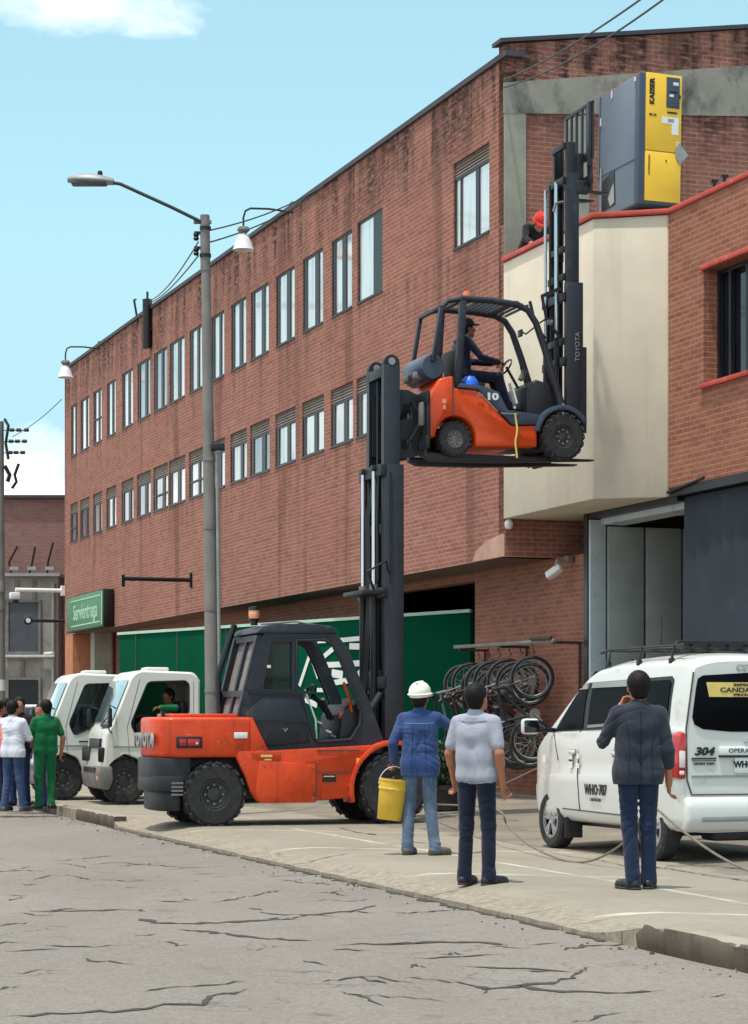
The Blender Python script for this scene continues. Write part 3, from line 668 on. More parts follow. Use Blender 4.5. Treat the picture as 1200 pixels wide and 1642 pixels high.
# ------------------------------------------------------------------ far buildings at the end of the street
far = thing('far_building', 'low red brick hall with grey panelled front beyond the left end of the long facade', 'building', (-11.5, 76, 0))
mb = MB(); mb.box((-1.0, 3, 4.55), (7.0, 6, 9.1), 'brick_far'); mb.box((2.5, 1.2, 4.7), (.9, 9.0, 9.4), 'brick_far', Matrix.Rotation(R(20), 3, 'Z')); mb.build('wall', far, smooth=False)
mb = MB(); mb.box((-1.0, -.02, 9.16), (7.1, .3, .1), 'coping'); mb.build('coping', far)
mb = MB(); mb.box((-.75, -.35, 3.25), (3.3, .7, 6.3), 'clad'); mb.build('front_panel', far)
for k, (x0, x1, z0, z1, m_) in enumerate(((-2.2, -1.05, 3.9, 5.55, 'shutter'), (-.75, .25, 3.9, 5.55, 'shutter'), (-2.2, -1.05, 1.9, 2.95, 'slot'), (-.75, .25, 2.1, 2.95, 'slot'))):
    mb = MB(); mb.box(((x0 + x1) / 2, -.72, (z0 + z1) / 2), (x1 - x0, .06, z1 - z0), m_)
    o = mb.build('shutter' if m_ == 'shutter' else 'window', far)
    mb = MB()
    for a, b, c, d in ((x0 - .08, x0, z0, z1), (x1, x1 + .08, z0, z1), (x0 - .08, x1 + .08, z0 - .1, z0), (x0 - .08, x1 + .08, z1, z1 + .08)):
        mb.box(((a + b) / 2, -.75, (c + d) / 2), (b - a, .1, d - c), 'galv_d')
    mb.build('frame', o)
mb = MB()
for x, z0, z1 in ((-1.9, 5.7, 6.3), (-1.2, 5.65, 6.3), (-.5, 5.7, 6.3), (.1, 5.6, 6.3), (-1.6, 3.0, 3.7), (-.3, 3.0, 3.6)): mb.box((x, -.72, (z0 + z1) / 2), (.12, .05, z1 - z0), 'galv_d')
mb.tube([(-2.5, -.85, 3.72), (.8, -.85, 3.72)], .07, 'galv'); mb.tube([(-2.4, -.85, 1.82), (.9, -.85, 1.82)], .06, 'galv'); mb.tube([(.75, -.8, .1), (.75, -.8, 6.2)], .06, 'galv'); mb.box((-.75, -.5, 6.46), (3.5, 1.0, .1), 'galv'); mb.build('pipework', far)
mb = MB(); rnd = random.Random(8)
for k in range(5):
    x = -1.9 + k * .6; mb.tube([(x, -.5, 6.5), (x + rnd.uniform(-.1, .1), -.5, 6.9), (x + .2, -.5, 7.3 + rnd.uniform(0, .6))], .035, 'slot')
    mb.box((x + .1, -.5, 6.7), (.3, .2, .12), 'galv')
mb.build('roof_bracket', far)
# ------------------------------------------------------------------ wheels
def lug(mb, r, w, n, h, m):
    for k in range(n):
        a = 2 * math.pi * k / n
        for s_ in (-1, 1):
            b = a + (math.pi / n if s_ > 0 else 0); c = (r * math.cos(b), s_ * w * .27, r * math.sin(b))
            mb.box(c, (2 * math.pi * r / n * .62, w * .5, h), m, Matrix.Rotation(-b + math.pi / 2, 3, 'Y') @ Matrix.Rotation(.35 * s_, 3, 'Z'))
def wheel(name, parent, loc, r, w, rim, side, kind='industrial', rimm='rim_dark'):
    t = MB(); s_ = side                                                # side = sign of y that faces outwards
    t.lathe([(rim, -w * .42), (rim * 1.08, -w * .5), (r * .90, -w * .5), (r * .985, -w * .38), (r, -w * .15), (r, w * .15), (r * .985, w * .38), (r * .90, w * .5), (rim * 1.08, w * .5), (rim, w * .42)], 'rubber', axis='y', n=36, caps=False)
    if kind == 'industrial': lug(t, r * .985, w, 18, r * .07, 'rubber')
    o = t.build(name, parent); o.location = loc
    d = MB(); q = s_ * w
    if kind == 'industrial':
        d.lathe([(rim * 1.0, q * .42), (rim * .9, q * .44), (rim * .86, q * .3), (rim * .5, q * .22), (rim * .46, q * .3), (rim * .3, q * .36), (.001, q * .36)], rimm, axis='y', n=28, caps=False)
        for k in range(8):
            a = 2 * math.pi * k / 8; d.box((rim * .62 * math.cos(a), q * .27, rim * .62 * math.sin(a)), (.03, .04, .03), 'galv_d', Matrix.Rotation(a, 3, 'Y'))
        d.lathe([(rim * .99, -w * .4), (rim * .99, w * .4)], rimm, axis='y', n=28, caps=False)
    else:                                                              # spoked alloy wheel
        d.lathe([(rim, q * .45), (rim * .9, q * .47), (rim * .86, q * .3)], rimm, axis='y', n=28, caps=False)
        d.lathe([(rim * .3, q * .3), (rim * .26, q * .4), (.001, q * .42)], rimm, axis='y', n=20, caps=False)
        d.lathe([(rim * .98, q * .02), (.001, q * .02)], 'slot', axis='y', n=28, caps=False)
        for k in range(5):
            a = 2 * math.pi * k / 5 + .3
            for e in (-.16, .16):
                d.bar((rim * .2 * math.cos(a), q * .36, rim * .2 * math.sin(a)), (rim * .9 * math.cos(a + e), q * .38, rim * .9 * math.sin(a + e)), .03, .03, rimm, up=(0, 1, 0))
    d.build('rim', o); return o

M['tint'] = None
def tint():
    m = bpy.data.materials.new('tinted_glass'); m.use_nodes = True; n = m.node_tree.nodes; l = m.node_tree.links
    p = n['Principled BSDF']; p.inputs['Base Color'].default_value = (.02, .025, .03, 1); p.inputs['Roughness'].default_value = .05
    tr = n.new('ShaderNodeBsdfTransparent'); tr.inputs[0].default_value = (.55, .62, .6, 1); mx = n.new('ShaderNodeMixShader'); mx.inputs[0].default_value = .35
    l.new(tr.outputs[0], mx.inputs[1]); l.new(p.outputs[0], mx.inputs[2]); l.new(mx.outputs[0], n['Material Output'].inputs[0]); return m
M['tint'] = tint()

# ------------------------------------------------------------------ the big forklift (x forward, -y towards the street)
FY = R(18)
fk = thing('large_forklift', 'big worn orange forklift standing on the pavement with its tall mast raised and dark cab', 'forklift', (-2.322, 30.06, .118), FY); fk.scale = (.96, 1, 1)
plan = lambda x0, xs, hw: [(x0, -hw)] + [(xs + .29 * (hw / .8), -hw), (xs + .10, -hw * .9), (xs + .03, -hw * .70), (xs, -.2), (xs + .03, hw * .35), (xs + .12, hw * .66), (xs + .36 * (hw / .8), hw * .95)] + [(x0, hw)]
mb = MB(); mb.prism(plan(.52, -.82, .79), 'xy', .9, 1.43, 'orange', bev=.05, seg=3)
mb.prism([(.50, .91), (.50, 1.425), (.53, 1.425), (.76, .98), (.76, .91)], 'xz', -.795, .795, 'orange', bev=.012)
mb.prism(plan(.50, -.60, .6), 'xy', 1.42, 1.475, 'orange', bev=.02); mb.box((-.62, -.35, 1.46), (.05, .05, .1), 'slot')
cw = mb.build('counterweight', fk)
text('lettering', 'TOYOTA', .24, 'galv', cw, (-.825, -.05, 1.12), frame3((0, -1, 0), (0, 0, 1)), .012, sx=1.25, bold=.012)
mb = MB(); mb.box((.36, -.802, 1.19), (.19, .012, .08), 'white_letter', bev=.005); mb.build('label', cw)
mb = MB(); mb.box((-.36, -.80, 1.10), (.36, .02, .15), 'black', bev=.01); mb.box((-.30, -.812, 1.10), (.17, .02, .09), 'red_lens', bev=.01); mb.box((-.45, -.812, 1.10), (.1, .02, .09), 'red_lens', bev=.01); mb.box((-.26, -.823, 1.09), (.03, .012, .03), 'clear_lens'); mb.build('tail_light', cw)
mb = MB()
mb.prism(plan(-.32, -.86, .76), 'xy', .48, .905, 'black', bev=.03); mb.prism(plan(-.42, -.86, .78), 'xy', .46, .66, 'black', bev=.02); mb.prism(plan(-.45, -.78, .72), 'xy', .2, .48, 'black', bev=.04)
for k in range(4): mb.box((-.52, -.775, .3 + k * .05 + .12), (.16, .02, .025), 'galv_d')
mb.build('bumper', fk)
mb = MB(); mb.box((1.0, 0, .62), (3.0, .96, .56), 'black', bev=.02); mb.box((.0, 0, .42), (.3, 1.1, .2), 'black', bev=.02); mb.box((2.57, 0, .46), (.36, 1.1, .36), 'black', bev=.04); mb.box((1.25, 0, .98), (2.3, 1.5, .06), 'black'); mb.build('chassis', fk)
for s_ in (-1, 1):
    y0, y1 = sorted((s_ * .80, s_ * .70))
    mb = MB(); fa = [(2.57 + .62 * math.cos(R(a)), .46 + .62 * math.sin(R(a))) for a in range(100, 196, 8)]
    mb.prism([(.30, .9), (.34, .985), (.74, .985), (2.3, 1.06)] + fa + [(1.93, .36), (1.5, .33), (.6, .32), (.5, .45), (.42, .66)], 'xz', y0, y1, 'orange', bev=.015)
    y0, y1 = sorted((s_ * .825, s_ * .79)); mb.prism([(.62, .30), (.56, .42), (.62, .86), (1.42, .80), (1.42, .30)], 'xz', y0, y1, 'orange', bev=.012)
    y0, y1 = sorted((s_ * .812, s_ * .79)); mb.prism([(.62, .87), (.50, .97), (.92, .97), (.92, .86)], 'xz', y0, y1, 'orange', bev=.006)
    mb.box((.72, s_ * .815, .92), (.16, .012, .03), 'gold'); mb.box((.74, s_ * .815, .87), (.1, .012, .018), 'gold')
    for z in (.99, .70): mb.box((1.75, s_ * .805, z), (.62, .01, .012), 'seam')
    mb.box((1.425, s_ * .812, .57), (.012, .02, .5), 'seam')
    for bx, bz in ((.66, .36), (1.38, .36), (1.38, .76), (.68, .80), (1.55, .95), (2.1, .98), (1.9, .42)): mb.lathe([(.012, 0), (.012, s_ * .008), (.001, s_ * .01)], 'galv_d', (bx, s_ * .824 if bx < 1.5 else s_ * .8, bz), 'y', 6)
    mb.box((1.62, s_ * .803, .62), (.2, .006, .1), 'black'); mb.box((1.62, s_ * .806, .645), (.16, .004, .015), 'gold'); mb.box((2.05, s_ * .803, .84), (.07, .006, .09), 'gold')
    mb.build('side_panel', fk)
    mb = MB(); outer = arc(2.57, .46, .66, 195, 40, 14); inner = arc(2.57, .46, .60, 40, 195, 14); y0, y1 = sorted((s_ * .84, s_ * .47))
    mb.prism(outer + inner, 'xz', y0, y1, 'orange', bev=.008); mb.build('fender', fk)
    y0, y1 = sorted((s_ * .64, s_ * .56)); mb = MB()
    out = [(.78, .99), (.46, 1.16), (.41, 1.5), (.66, 2.44), (.76, 2.56), (1.64, 2.58), (1.80, 2.52), (1.94, 2.36), (2.34, 1.45), (2.46, 1.14), (2.36, 1.02)]
    door = [(1.20, 2.45), (1.60, 2.46), (1.72, 2.40), (1.83, 2.20), (2.13, 1.52), (2.12, 1.34), (1.98, 1.13), (1.52, 1.10), (1.44, 1.16), (1.27, 1.74), (1.20, 1.80)]
    win = [(.72, 1.80), (.84, 2.43), (1.13, 2.43), (1.13, 1.80)] if s_ < 0 else [(.55, 1.76), (.74, 2.43), (1.13, 2.43), (1.13, 1.76)]
    mb.prism(out, 'xz', y0, y1, 'navygrey', holes=[door, win], bev=0)
    mb.tube([(x, s_ * .645, z) for x, z in door], .022, 'navygrey', closed=True); mb.box((.98, s_ * .65, 1.76), (.95, .03, .04), 'black'); mb.box((.99, s_ * .65, 1.38), (.85, .03, .03), 'black')
    mb.prism([(.50, 1.17), (.47, 1.48), (.72, 1.70), (1.22, 1.70), (1.40, 1.10), (.8, 1.04)], 'xz', *sorted((s_ * .655, s_ * .63)), 'navygrey', bev=.01)
    mb.tube([(1.0, s_ * .665, 1.28), (1.03, s_ * .67, 1.24), (1.06, s_ * .665, 1.28)], .012, 'galv_d'); mb.box((.8, s_ * .65, 2.1), (.05, .02, .04), 'clear_lens')
    cb = mb.build('cab_side', fk)
    mb = MB(); mb.prism([(win[0][0], win[0][1]), win[1], win[2], win[3]], 'xz', s_ * .60 - .004, s_ * .60 + .004, 'tint'); mb.build('window', cb)
mb = MB(); mb.prism([(.62, 2.54), (.70, 2.62), (.9, 2.67), (1.5, 2.67), (1.72, 2.63), (1.80, 2.54)], 'xz', -.66, .66, 'navygrey', bev=.02)
mb.tube([(.7, -.6, 2.66), (1.2, -.6, 2.70), (1.7, -.6, 2.63)], .012, 'galv_d'); mb.build('roof', fk)
mb = MB()                                                              # sloping rear wall of the cab
for y in (-.58, .58, .0): mb.bar((.40, y, 1.42), (.68, y, 2.5), .09 if y else .03, .08, 'navygrey', up=(0, 1, 0))
for q in (.02, .30, .98): mb.bar((.40 + .28 * q, -.6, 1.42 + 1.08 * q), (.40 + .28 * q, .6, 1.42 + 1.08 * q), .06, .08, 'navygrey')
mb.prism([(.44, 1.46), (.70, 2.44), (.72, 2.44), (.46, 1.46)], 'xz', -.56, .56, 'galv_d'); mb.tube([(.40, .5, 1.45), (.38, .5, 2.0), (.62, .5, 2.7)], .045, 'slot')
for z in (1.85, 2.2): mb.tube([(.44 + (z - 1.45) * .27, -.3, z), (.5 + (z - 1.45) * .27, -.3, z + .1)], .02, 'slot')
mb.build('rear_window_wall', fk)
mb = MB(); mb.lathe([(.05, 2.66), (.05, 2.72), (.075, 2.73), (.075, 2.75)], 'slot', (.70, -.25, 0)); mb.lathe([(.068, 2.75), (.075, 2.80), (.072, 2.87), (.05, 2.90), (.001, 2.905)], 'amber', (.70, -.25, 0)); mb.lathe([(.078, 2.86), (.07, 2.905), (.001, 2.915)], 'slot', (.70, -.25, 0)); mb.build('beacon', fk)
mb = MB(); mb.box((1.02, 0, 1.32), (.5, .52, .16), 'seat_vinyl', bev=.05); mb.box((.80, 0, 1.62), (.14, .5, .56), 'seat_vinyl', Matrix.Rotation(R(-14), 3, 'Y'), bev=.05); mb.box((1.0, 0, 1.13), (.6, .6, .24), 'black', bev=.02); mb.build('seat', fk)
mb = MB(); mb.tube([(1.60 + .06 * math.cos(a) * .5, .19 * math.sin(a), 1.78 + .17 * math.cos(a) * .55) for a in [2 * math.pi * k / 18 for k in range(18)]], .018, 'slot', closed=True); mb.tube([(1.60, 0, 1.78), (1.95, 0, 1.35)], .03, 'black')
for a in (0, 2.1, 4.2): mb.tube([(1.60, 0, 1.77), (1.60 + .03 * math.cos(a), .19 * math.sin(a), 1.78 + .09 * math.cos(a))], .01, 'slot')
mb.build('steering_wheel', fk)
mb = MB(); mb.prism([(1.86, 1.05), (1.90, 1.45), (2.02, 1.62), (2.22, 1.5), (2.36, 1.05)], 'xz', -.5, .5, 'black', bev=.03); rnd = random.Random(12)
for k in range(4): mb.tube([(1.82, -.1 - .1 * k, 1.4), (1.72 - .02 * k, -.1 - .1 * k, 1.66)], .012, 'slot'); mb.lathe([(.001, -.02), (.022, 0), (.001, .025)], 'white_letter' if k % 2 else 'slot', (1.72 - .02 * k, -.1 - .1 * k, 1.67), n=10)
mb.box((1.98, -.40, 1.62), (.1, .05, .12), 'galv_d', bev=.01); mb.tube([(2.05, -.5, 1.5), (2.0, -.52, 1.7), (1.92, -.52, 1.9)], .02, 'orange'); mb.box((1.93, -.45, 1.46), (.12, .05, .1), 'red_lens', bev=.01)
for k in range(5): mb.box((1.55 + k * .06, -.35 - .02 * k, 1.42 - .06 * k), (.08, .06, .025), 'white_letter' if k in (1, 3) else 'galv_d', Matrix.Rotation(.4, 3, 'Y'))
mb.box((1.6, -.42, 1.07), (.5, .28, .03), 'galv_d'); mb.tube([(1.52, -.55, 1.12), (1.5, -.55, 1.4), (1.34, -.56, 1.8)], .014, 'white_letter'); mb.build('dashboard', fk)
for s_ in (-1, 1):
    wheel('rear_wheel', fk, (0, s_ * .66, .42), .42, .28, .20, s_); wheel('front_wheel', fk, (2.57, s_ * .66, .485), .485, .34, .23, s_)
# mast
def chan(mb, x0, x1, yc, z0, z1, s_, m, t=.025, yw=.11):               # steel channel, open towards the middle
    ya = yc + s_ * yw / 2; mb.box(((x0 + x1) / 2, ya - s_ * t / 2, (z0 + z1) / 2), (x1 - x0, t, z1 - z0), m, bev=.004)
    for x in (x0 + t / 2, x1 - t / 2): mb.box((x, yc - s_ * t / 2, (z0 + z1) / 2), (t, yw - t - .002, z1 - z0 - .004), m)
mb = MB()
for s_ in (-1, 1):
    chan(mb, 2.54, 2.82, s_ * .44, .14, 4.86, s_, 'steel_dark'); mb.box((2.62, s_ * .46, 4.0), (.02, .125, 1.5), 'black')
for z, h in ((.3, .25), (1.9, .16), (3.12, .14), (4.78, .16)): mb.box((2.52, 0, z), (.09, 1.0 if z != 3.12 else 1.1, h), 'black', bev=.01)
mb.box((2.36, -.1, 3.12), (.34, .9, .06), 'black', bev=.01); mb.tube([(2.4, -.42, 3.15), (2.3, -.45, 3.4), (2.55, -.5, 3.55), (2.62, -.47, 3.3)], .02, 'slot')
om = mb.build('outer_mast', fk)
for y, r in ((-.06, .016), (.0, .016), (.07, .02)):
    mb = MB(); mb.tube([(2.0, y, 1.1), (2.28, y, 1.35), (2.42, y, 1.9), (2.47, y, 3.0), (2.46, y + .02, 4.2), (2.56, y, 4.7)], r, 'slot', 8); mb.build('hose', om)
mb = MB()
for s_ in (-1, 1):
    chan(mb, 2.56, 2.80, s_ * .33, 1.75, 6.22, s_, 'steel_dark')
    mb.lathe([(.12, -.05), (.12, .05)], 'black', (2.68, s_ * .33, 6.24), 'y'); mb.lathe([(.05, -.06), (.05, .06)], 'galv', (2.68, s_ * .33, 6.27), 'y')
for z in (2.0, 4.0, 6.14): mb.box((2.59, 0, z), (.06, .64, .14), 'black', bev=.01)
mb.build('inner_mast', om)
for s_ in (-1, 1):
    mb = MB(); mb.tube([(2.46, s_ * .24, .3), (2.46, s_ * .24, 3.2)], .055, 'black', 14); mb.lathe([(.062, 3.14), (.062, 3.24)], 'galv_d', (2.46, s_ * .24, 0)); mb.build('lift_cylinder', om)
    mb = MB(); mb.tube([(2.46, s_ * .24, 3.2), (2.46, s_ * .24, 4.82)], .03, 'chrome', 12); mb.box((2.47, s_ * .24, 4.82), (.1, .1, .08), 'black', bev=.01); mb.build('piston_rod', om)
    mb = MB(); mb.tube([(2.64, s_ * .12, 3.0), (2.64, s_ * .12, 6.2)], .02, 'slot', 6); mb.tube([(2.50, s_ * .36 + .05, 3.3), (2.49, s_ * .36 + .05, 4.1), (2.50, s_ * .36 + .03, 4.7)], .022, 'slot', 6); mb.build('chain', om)
    mb = MB(); mb.tube([(1.95, s_ * .5, .98), (2.5, s_ * .42, 1.75)], .05, 'black', 12); mb.build('tilt_cylinder', fk)
mb = MB()
for s_ in (-1, 1):
    mb.prism([(2.60, 5.04), (2.60, 5.89), (2.95, 5.91), (3.12, 5.84), (3.12, 5.01), (2.9, 4.97)], 'xz', *sorted((s_ * .27, s_ * .23)), 'black', holes=[[(2.88, 5.51), (3.02, 5.51), (3.02, 5.71), (2.88, 5.71)], [(2.86, 5.09), (3.0, 5.09), (3.0, 5.23), (2.86, 5.23)]])
for z in (5.17, 5.77): mb.box((3.13, 0, z), (.06, 1.3, .17), 'black', bev=.01)
for y in (-.62, -.45, .45, .62): mb.box((3.14, y, 5.47), (.05, .05, .5), 'black', bev=.008)
mb.tube([(2.85, -.25, 5.5), (2.98, -.4, 5.75), (3.12, -.45, 5.5), (2.95, -.4, 5.2)], .025, 'slot'); mb.box((3.08, -.5, 5.55), (.06, .12, .32), 'galv_d', bev=.02)
cg = mb.build('carriage', om)
for s_ in (-1, 1):
    mb = MB(); mb.prism([(3.16, 5.89), (3.22, 5.89), (3.22, 5.055), (5.80, 5.045), (5.80, 5.025), (4.2, 4.95), (3.3, 4.94), (3.16, 5.0)], 'xz', s_ * .30 - .075, s_ * .30 + .075, 'steel_dark', bev=.01); mb.build('fork', cg)

# ------------------------------------------------------------------ the small forklift carried on those forks
c_, s__ = math.cos(FY), math.sin(FY)
sf = thing('small_forklift', 'small clean orange forklift lifted high in the air on the forks of the larger one', 'forklift', (-2.322 + 3.456 * c_, 30.06 + 3.456 * s__, .118 + 5.0), FY); sf.scale = (.95, 1, 1)
arch = [(.31 * math.cos(R(a)), .24 + .31 * math.sin(R(a))) for a in range(0, 181, 15)]
mb = MB(); mb.prism([(.31, .14)] + arch + [(-.40, .26), (-.43, .34), (-.43, .62), (-.36, .86), (-.25, 1.05), (-.04, 1.10), (-.02, .93), (.32, .92), (.86, .45), (1.26, .47), (1.26, .17)], 'xz', -.50, .50, 'orange_new', bev=.03)
mb.box((-.40, 0, .42), (.12, .86, .3), 'black', bev=.04)
for z, w in ((.74, .06), (.66, .04)): mb.box((-.18, -.505, z), (w, .012, .06), 'amber')
mb.box((-.05, -.503, .80), (.012, .012, .5), 'seam'); mb.build('body', sf)
mb = MB(); mb.lathe([(.16, -.42), (.19, -.36), (.19, .36), (.16, .42)], 'greycab2', (-.32, 0, 1.22), 'y', 22); mb.box((-.32, -.2, 1.12), (.44, .1, .1), 'galv_d', bev=.02); mb.box((-.32, .2, 1.12), (.44, .1, .1), 'galv_d', bev=.02); mb.build('gas_bottle', sf)
for s_ in (-1, 1):
    y0, y1 = sorted((s_ * .515, s_ * .47))
    mb = MB(); mb.prism([(.02, .94), (.06, 1.0), (.45, .97), (.66, .90), (.80, .66), (1.28, .62), (1.28, .48), (.87, .46), (.34, .92)], 'xz', y0, y1, 'greycab2', bev=.012)
    sd = mb.build('side_cover', sf)
    if s_ < 0:
        text('lettering', '10', .13, 'white_letter', sd, (.55, -.519, .83), frame3((1, 0, 0), (0, 0, 1)), .003, sx=1.5, bold=.006)
        text('lettering', '8FG', .06, 'galv', sd, (.36, -.519, .84), frame3((1, 0, 0), (0, 0, 1)), .003)
        mb = MB(); mb.box((.90, -.52, .70), (.03, .012, .03), 'clear_lens'); mb.box((.82, -.52, .61), (.26, .012, .015), 'galv'); mb.build('trim', sd)
    mb = MB(); fo = arc(1.65, .325, .44, 172, 30, 12); fi = arc(1.65, .325, .37, 30, 172, 12); mb.prism(fo + fi, 'xz', *sorted((s_ * .56, s_ * .34)), 'greycab2', bev=.012); mb.build('fender', sf)
    mb = MB()                                                          # overhead guard, this side
    y = s_ * .44
    mb.bar((-.33, y, 1.28), (-.20, y, 2.03), .06, .07, 'steel_dark', bev=.01, up=(0, 1, 0)); mb.tube([(-.20, y, 2.03), (-.10, y, 2.12), (.13, y, 2.17)], .035, 'navygrey')
    mb.bar((.05, y, 1.0), (.13, y, 2.15), .10, .08, 'navygrey', bev=.012, up=(0, 1, 0))
    mb.tube([(.10, y, 2.17), (.6, y, 2.165), (.98, y, 2.13), (1.14, y, 2.06), (1.26, y, 1.90), (1.40, y, 1.55), (1.66, y, .78)], [.045, .045, .045, .045, .048, .052, .06], 'navygrey', 10)
    mb.build('guard_post', sf)
    wheel('rear_wheel', sf, (0, s_ * .40, .24), .24, .16, .12, s_, rimm='galv_d'); wheel('front_wheel', sf, (1.65, s_ * .46, .325), .325, .2, .15, s_)
mb = MB()
for k in range(9): mb.box((.62 + .09 * k - .2, 0, 2.165 - max(0, k - 5) * .012), (.03, .86, .03), 'navygrey')
for x in (.13, .95): mb.box((x, 0, 2.16), (.08, .9, .05), 'navygrey', bev=.01)
mb.box((-.2, 0, 2.04), (.06, .86, .05), 'navygrey', bev=.01); mb.build('guard_roof', sf)
mb = MB(); mb.lathe([(.06, 2.18), (.06, 2.23)], 'slot', (.32, -.1, 0)); mb.lathe([(.055, 2.23), (.06, 2.28), (.04, 2.34), (.001, 2.35)], 'amber2', (.32, -.1, 0)); mb.build('beacon', sf)
mb = MB(); mb.box((.34, 0, 1.02), (.46, .46, .12), 'seat_vinyl', bev=.04); mb.box((.12, 0, 1.28), (.11, .44, .46), 'seat_vinyl', Matrix.Rotation(R(-10), 3, 'Y'), bev=.04); mb.build('seat', sf)
mb = MB(); mb.prism([(1.14, .45), (1.12, 1.02), (1.28, 1.12), (1.52, 1.06), (1.6, .62)], 'xz', -.42, .42, 'black', bev=.03); mb.box((.98, 0, .62), (.5, .84, .05), 'black'); mb.box((1.16, -.2, 1.2), (.06, .1, .16), 'galv_d', Matrix.Rotation(.5, 3, 'Y'), bev=.01)
for k in range(3): mb.tube([(1.20, -.2 - .08 * k, 1.05), (1.12, -.2 - .08 * k, 1.32)], .01, 'slot')
mb.box((.95, -.33, .92), (.03, .1, .3), 'white_letter', Matrix.Rotation(-.3, 3, 'Y')); mb.build('dashboard', sf)
mb = MB(); mb.tube([(.98 + .05 * math.cos(a), .16 * math.sin(a), 1.34 + .10 * math.cos(a)) for a in [2 * math.pi * k / 16 for k in range(16)]], .014, 'slot', closed=True); mb.tube([(.98, 0, 1.34), (1.2, 0, 1.0)], .022, 'black'); mb.build('steering_wheel', sf)
mb = MB(); mb.tube([(1.22, -.46, 1.82), (1.08, -.5, 1.72), (1.02, -.52, 1.74)], .012, 'slot'); mb.box((.98, -.53, 1.72), (.03, .14, .1), 'slot', bev=.01); mb.tube([(1.26, -.44, 1.86), (1.42, -.46, 1.96), (1.56, -.40, 1.98)], .012, 'slot'); mb.box((1.50, -.40, 1.92), (.08, .08, .08), 'galv_d', bev=.02); mb.build('mirror', sf)
mb = MB(); mb.box((.8, 0, .34), (1.5, .66, .36), 'black', bev=.02); mb.box((0, 0, .24), (.14, .7, .14), 'black'); mb.box((1.65, 0, .325), (.2, .8, .2), 'black'); mb.build('chassis', sf)
mb = MB(); st = [(.92 + .012 * math.sin(k), -.525 - .004 * k * (k < 4), .50 - .062 * k) for k in range(9)]; mb.tube([(.9, -.53, .62)] + st, .016, 'gold', 6); tie = mb.build('tie_strap', sf)
mb = MB()
for s_ in (-1, 1): chan(mb, 1.76, 2.02, s_ * .37, .22, 2.50, s_, 'navygrey', yw=.10)
for z in (.4, 1.4, 2.3): mb.box((1.74, 0, z), (.06, .78, .12), 'black', bev=.01)
mb.bar((1.70, -.3, 2.42), (1.42, -.3, 2.30), .07, .05, 'black'); mb.tube([(1.42, -.3, 2.3), (1.50, -.3, 1.95), (1.7, -.3, 1.75)], .025, 'black'); mb.tube([(1.44, .2, 2.32), (1.54, .2, 1.95), (1.7, .2, 1.8)], .025, 'black')
mb.box((2.02, -.425, 1.0), (.10, .012, 1.2), 'black'); om = mb.build('outer_mast', sf)
text('lettering', 'TOYOTA', .10, 'galv', om, (1.93, -.424, 1.6), frame3((0, 0, 1), (-1, 0, 0)), .003)
mb = MB()
for s_ in (-1, 1): chan(mb, 1.80, 2.0, s_ * .285, 1.5, 4.05, s_, 'navygrey', yw=.07); mb.lathe([(.07, -.03), (.07, .03)], 'black', (1.88, s_ * .22, 4.0), 'y')
for z in (1.7, 2.6, 3.95): mb.box((1.78, 0, z), (.05, .56, .10), 'black', bev=.01)
mb.tube([(1.62, -.25, 3.5), (1.66, -.25, 3.62), (1.8, -.2, 3.66)], .02, 'galv_d'); mb.build('middle_mast', om)
mb = MB()
for s_ in (-1, 1): chan(mb, 1.83, 1.98, s_ * .215, 2.9, 4.5, s_, 'black', yw=.06)
for z in (3.0, 4.45): mb.box((1.81, 0, z), (.05, .44, .09), 'black', bev=.01)
mb.build('inner_mast', om)
for s_ in (-1, 1):
    mb = MB(); mb.tube([(1.69, s_ * .2, .3), (1.69, s_ * .2, 1.75)], .035, 'black', 10); mb.tube([(1.69, s_ * .2, 1.75), (1.69, s_ * .2, 3.9)], .022, 'chrome', 10); mb.build('lift_cylinder', om)
    mb = MB(); mb.tube([(1.72, s_ * .10, 2.4), (1.72, s_ * .10, 3.95)], .018, 'chrome' if s_ < 0 else 'slot', 8); mb.build('hose', om)
mb = MB()
for z in (3.96, 4.30): mb.box((2.14, 0, z), (.05, .92, .12), 'black', bev=.01)
for y in (-.2, .2): mb.box((2.06, y, 4.14), (.12, .05, .44), 'black', bev=.01)
for y in (-.46, -.28, -.10, .10, .28, .46): mb.bar((2.15, y, 4.24), (2.15, y, 5.02), .03, .04, 'black')
mb.box((2.15, 0, 5.02), (.04, .96, .04), 'black'); mb.box((2.12, -.43, 4.58), (.07, .06, .9), 'steel_dark', bev=.01); mb.box((2.05, -.3, 3.86), (.2, .06, .2), 'black', bev=.02); cg = mb.build('carriage', om)
for s_ in (-1, 1):
    mb = MB(); mb.prism([(2.18, 4.39), (2.23, 4.39), (2.23, 3.83), (2.48, 3.825), (2.48, 3.805), (2.3, 3.78), (2.18, 3.81)], 'xz', s_ * .25 - .05, s_ * .25 + .05, 'steel_dark', bev=.006); mb.build('fork', cg)
hm = MB(); hm.lathe([(.125, 0), (.13, .02), (.115, .08), (.07, .135), (.001, .15)], 'blue_plastic', n=20); hm.lathe([(.15, 0), (.15, .012), (.12, .02)], 'blue_plastic', (.0, -.02, 0), n=20)
h = tag(hm.build('hard_hat'), 'bright blue hard hat lying beside the seat of the lifted small forklift', 'hard hat'); h.location = sf.matrix_basis @ Vector((.27, -.34, .985)); 

